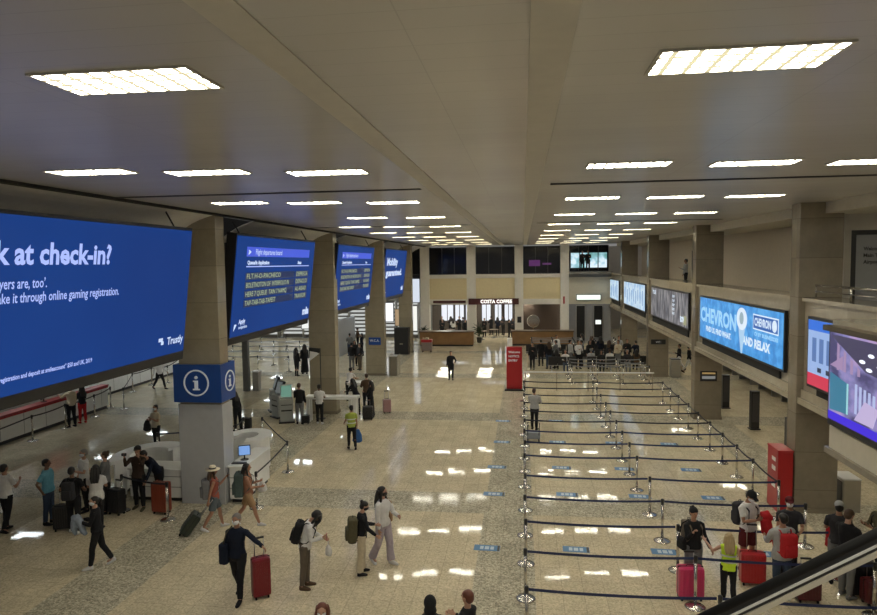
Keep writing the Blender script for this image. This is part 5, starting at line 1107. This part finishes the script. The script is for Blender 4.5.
# ------------------------------------------------ queue, bottom right
p=person(693,588,-165,'woman in black beanie and black top holding the pink suitcase',1.66,top='black',bottom='grey',legs='wide',shoes='black',hair='bun',skin='tan',hat='beanie',armR='phone',armL='handlef',female=True)
bag_on(p,'shoulder_bag','black','black handbag hanging beside the woman in the beanie',side=1,sc=.8,cat='bag')
bag_on(p,'back','taupe','brown backpack on the woman in the beanie')
suitcase(*G(690,599),R(4),'pink','bright pink suitcase in front of the woman in the beanie',h=.66,w=.48,handle=.25)
p=person(747,572,-150,'man in white T-shirt and dark red shorts holding a red jacket',1.80,top='white',sleeve='short',bottom='maroon',legs='shorts',shoes='black',skin='tan',mask='white',hat='cap',armL='hold',armR='hold',down=30,wide=1.05)
bag_on(p,'back','char','black backpack on the man in the white T-shirt')
q=p['hand'][-1]; r=thing('red_jacket','bright red jacket draped over the arm of the man in the white T-shirt','jacket',(q.x,q.y,q.z)); mb=MB(); mb.tube([(-.08,0,.05),(.02,0,.08),(.10,0,.0)],[.08,.10,.06],10).tube([(-.02,.0,.0),(.03,0,-.25),(.08,.02,-.5)],[.10,.11,.05],10); remesh(mb,.014,'cloth',cc('red'),r,3,.02,3)
p=person(728,604,-8,'child with long fair hair in a fluorescent yellow vest waving',1.42,top='yellow',sleeve='none',bottom='black',shoes='white',hair='long',hcol='blonde',skin='fair',armL=(30,42,100,0),armR='lap',vest=True,female=True,long_top=.05)
suitcase(*G(752,584),R(-4),'red','bright red suitcase between the yellow vest and the red backpack',h=.68,w=.48,handle=.52)
p=person(781,599,12,'person in grey hooded jacket with a red backpack seen from behind',1.72,top='lgrey',bottom='jean',shoes='white',hcol='black',armL='lap',armR='lap',wide=1.15,long_top=.06)
bag_on(p,'back','red','bright red backpack on the grey hooded jacket')
p=person(788,577,170,'man in dark T-shirt and dark red cap facing the camera',1.70,top='char',sleeve='short',bottom='black',hat='redcap',skin='tan',armL='lap',armR='lap',mask='white',wide=1.1)
suitcase(*G(807,601),R(0),'maroon','dark red suitcase half hidden under the escalator rail',h=.6,handle=.2)
p=person(837,585,-20,'man in black T-shirt and white cap in the right queue',1.74,top='char',sleeve='short',bottom='grey',hat='whitecap',armL='hold',armR='hold')
soft_bag(p['hand'][-1],'red_bag','large red bag held by the man in the white cap','bag','red',w=.34,h=.62,d=.22,drop=.0)
p=person(846,597,-60,'man in black T-shirt and grey trousers looking right',1.76,top='black',sleeve='short',bottom='grey',shoes='grey',hcol='brown',skin='fair',armL='lap',armR='lap',down=15)
suitcase(*G(860,596),R(0),'black','black suitcase beside the man in grey trousers at the right edge',h=.72,handle=.3)
p=person(880,583,100,'person in dark olive jacket at the right edge of the queue',1.74,top='olive',bottom='black',hair='short',armL='hold',armR='hold',wide=1.15)
bag_on(p,'back','black','black backpack on the person in the olive jacket')
suitcase(*G(874,604),R(10),'maroon','dark red bag case at the far right edge of the queue',h=.5,handle=.2)
# ------------------------------------------------ heads at the bottom edge
person(0,0,-160,'woman with auburn hair and white mask whose head shows at the bottom edge',1.66,world=G(322,612,1.53),top='char',bottom='black',hair='long',hcol='auburn',skin='fair',mask='white',female=True,look=-10)
person(0,0,10,'person in a black hooded jacket at the bottom edge',1.72,world=G(430,603,1.60),top='black',bottom='black',hat='hood',armL='hold',armR='hold')
person(0,0,60,'short auburn-haired woman in black jacket with white lanyard at the bottom edge',1.70,world=G(467,597,1.58),top='black',bottom='black',hair='short',hcol='auburn',skin='fair',lanyard=True,armL='hold',armR='hold',female=True)
# ------------------------------------------------ waiting area crowd
cr=[(2.0,'black','person in black seated at the left end of the front bench'),(2.5,'white','person in white seated beside the left bench end'),(4.05,'lgrey','person in light grey seated on the middle front bench, left seat'),(4.6,'black','person in black seated on the middle front bench, centre seat'),(5.15,'white','person in white seated on the middle front bench, right seat'),(6.1,'char','person in charcoal seated on the right front bench, left seat'),(6.7,'brown','person in brown seated on the right front bench, right seat')]
for i,(x,t,l) in enumerate(cr): person(0,0,180 if i%2 else 0,l,1.66+.02*(i%3),world=(x,39.9 if i%2 else 40.35),top=t,bottom=('black','jean','grey')[i%3],pose='sit',hair=('long','short','curly')[i%3],hcol=('black','brown','grey')[i%3],armL='lap',armR='lap')
cs=[(.55,40.6,'black','person in black standing by the left end of the seats'),(1.55,40.9,'black','dark-clothed person standing behind the first seats'),(2.9,41.6,'lgrey','person in light grey standing between the first benches'),(3.35,41.0,'white','tall person in white standing in the waiting area'),(3.6,41.9,'grey','person in grey standing just right of the tall person in white'),(5.3,41.7,'char','person in charcoal standing behind the middle bench'),(5.8,41.5,'cream','person in cream standing behind the middle bench'),(6.4,41.9,'black','person in black standing near the third right column, left of two'),(6.9,41.8,'navy','person in navy standing near the third right column, right of two'),(4.5,44.2,'black','person in black standing between the rear benches'),(2.2,44.3,'white','person in white standing between the rear benches')]
for i,(x,y,t,l) in enumerate(cs): person(0,0,(170,20,-60,200,80,-30,150)[i%7],l,1.68+.03*(i%4),world=(x,y),top=t,bottom=('black','jean','grey','black')[i%4],hair=('short','long','short','curly')[i%4],hcol=('black','brown')[i%2],armL=('hold','down','phone')[i%3],armR=('down','hold')[i%2])
for i,(px,py) in enumerate(((679,371),(689,373))): 
    person(px,py,(90,-100)[i],('person in black with white trousers walking under the balcony, left of two','person in dark top and pale trousers walking under the balcony, right of two')[i],1.68,top='black',bottom='white',pose=('walk','walk2')[i],armL='hold',hair='short')
cs2=[(1.1,42.0,'black','person in black near the left rear bench'),(4.1,41.5,'black','person in black behind the middle front bench'),(2.0,41.3,'grey','person in grey behind the left front bench'),(5.0,43.9,'navy','person in navy between the rear benches'),(6.2,44.0,'lgrey','person in pale grey at the right of the rear benches'),(3.9,45.0,'lgrey','person in pale grey at the very back of the seats')]
for i,(x,y,t,l) in enumerate(cs2): person(0,0,(10,190,60)[i%3],l,1.7+.03*(i%3),world=(x,y),top=t,bottom='black',hair=('short','long')[i%2],armL='hold')
cf=[(-7.0,'black'),(-6.2,'white'),(-5.4,'char'),(-5.0,'black'),(-3.4,'black'),(-2.3,'navy'),(-1.2,'black'),(-.9,'char')]
nm=['farthest left','second from the left','third from the left','fourth from the left','fifth from the left','sixth from the left','seventh from the left','rightmost']
for i,(x,t) in enumerate(cf): person(0,0,(170,20,-60,200)[i%4],'cafe customer in %s standing behind the far counters, %s'%({'char':'charcoal'}.get(t,t),nm[i]),1.7,world=(x,57.0+(i%3)*1.2),top=t,bottom='black',hair=('short','long')[i%2],armL='hold')
for i,(x) in enumerate((4.75,5.2)): person(0,0,180,'silhouetted person in the bright upper window of the far wall, %s'%('left','right')[i],1.7,world=(x,54.35),z=5.76,top='black',bottom='black',armL='hold')
struct('trim_47',MB().box(3.72,7.1,54.05,55,5.55,5.755),mat('grey_sill_band',(.2,.19,.17),.5))
person(0,0,90,'small figure in pale top on the gallery behind the second balcony front',1.66,world=(8.6,36.6),z=5.0,top='lgrey',bottom='black',armL='hold')
for i,x in enumerate((-7.4,-6.6,-5.8,-4.9,-2.9,-1.8)): person(0,0,(200,40,150)[i%3],'dark-clothed person standing far inside the cafe, %s from the left'%ORD[i],1.74,world=(x,59.9),top=('black','char')[i%2],bottom='black',hair=('short','long')[i%2],armL='hold',hfeat=False)
# cafe tables and plants seen through the far openings
def cafe_table(x,y,l):
    r=thing('cafe_table',l,'table',(x,y,0),0,'cafe tables'); MB().lathe([(0,.72),(.4,.72),(.4,.75),(0,.75)],20).build('tabletop',mat('cafe_top',(.15,.1,.06),.4),r); MB().lathe([(0,0),(.25,0),(.24,.03),(.03,.05),(.03,.72),(0,.72)],16).build('pedestal',M_BLACK,r)
for i in range(6): cafe_table(-7.3+.95*i,56.4+(i%2)*1.3,'round dark cafe table behind the far counter, %s from the left'%ORD[i])
def plant(x,y,h,l):
    r=thing('potted_plant',l,'plant',(x,y,0)); MB().lathe([(0,0),(.18,0),(.24,.45),(.2,.45),(.18,.4),(0,.4)],16).build('pot',M_BLACK,r); rs=random.Random(int(x*10)); mb=MB()
    for i in range(60):
        a=rs.uniform(0,2*PI); e=rs.uniform(.2,1.3); L=rs.uniform(.5,1)*h*.55; c=Vector((0,0,.45+rs.uniform(0,h*.45))); d=Vector((math.cos(a)*math.cos(e),math.sin(a)*math.cos(e),math.sin(e))); s_=d.cross(Vector((0,0,1))).normalized()*.05
        mb.add([c,c+d*L*.5+s_,c+d*L-Vector((0,0,.1)),c+d*L*.5-s_],[(0,1,2,3)])
    mb.build('leaves',mat('dark_leaf',(.015,.03,.012),.6),r); MB().tube([(0,0,.4),(0,0,.4+h*.5)],.03,6).build('stem',mat('plant_stem',(.06,.04,.02),.7),r)
plant(-3.6,54.2,1.6,'dark leafy plant left of the cafe entrance'); plant(-8.2,54.0,1.3,'dark leafy plant at the left end of the far wall')
# ================================================================== lights
def area(name,loc,sx,sy,e,rot=(0,0,0),col=(1,.93,.8)):
    l=bpy.data.lights.new(name,'AREA'); l.shape='RECTANGLE'; l.size=sx; l.size_y=sy; l.energy=e; l.color=col; o=bpy.data.objects.new(name,l); COL.objects.link(o); o.location=loc; o.rotation_euler=rot; return o
area('front_fill_light',(0,.5,7.9),8,3,160)  # fill lamp added overhead, out of view, to lift the hall
w=bpy.data.worlds.new('world'); SC.world=w; w.use_nodes=True; w.node_tree.nodes['Background'].inputs[0].default_value=(.9,.88,.85,1); w.node_tree.nodes['Background'].inputs[1].default_value=.22
SC.view_settings.view_transform='Standard'; SC.view_settings.look='None'; SC.view_settings.exposure=0.; SC.view_settings.gamma=1.

def nest(root,pairs):
    kids=list(root.children); base={}
    for k in kids: base.setdefault(k.name.split('.')[0],k)
    for k in kids:
        p=pairs.get(k.name.split('.')[0])
        if p and p in base and base[p] is not k: k.parent=base[p]; k.matrix_parent_inverse=Matrix.Identity(4)
SF={n:'screen_face' for n in 'lettering logo_lettering logo_mark small_print header_bar header_lettering header_mark column_heading rule row_cell row_lettering logo_border logo_box logo_disc pin_head pin_point pin_hole small_lettering map_line footer_bar time_column time_mark picture_ceiling picture_door picture_door_edge picture_column picture_panel picture_desk picture_plant picture_lamp picture_floor'.split()}
NEST={'hanging_screen':SF,'advert_screen':SF,'map_screen':SF,'flight_screen':SF,'lobby_screen':SF,'suitcase':{'rib':'shell','zip':'shell','grip':'pull_handle'},'backpack':{'front_pocket':'main_bag','top_loop':'main_bag'},'person':{'hat_band':'straw_hat','badge':'lanyard','reflective_stripe':'vest'},'self_service_kiosk':{'screen_face':'screen_casing','slot':'body'},'computer_monitor':{'screen_face':'casing'},'keyboard':{'keys':'casing'},'check_in_counter':{'panel_joint':'cabinet'},'desk_unit':{'panel_joint':'cabinet'},'cafe_sign':{'lettering':'board'},'column_sign':{'lettering':'board'},'notice_board':{'lettering':'board','print':'board'},'black_totem':{'face':'body'},'red_cabinet':{'white_mark':'body'},'red_advert_stand':{'lettering':'panel'},'floor_sticker':{'marks':'print','end_mark':'print'},'table_flag':{'white_patch':'cloth'},'ceiling_light':{'grid':'diffuser'},'round_sign':{'rim':'disc'},'potted_plant':{'leaves':'stem'},'black_cabinet':{'handle':'body'}}
for o in list(SC.objects):
    if o.parent is None:
        k=o.name.split('.')[0]
        if k in NEST: nest(o,NEST[k])
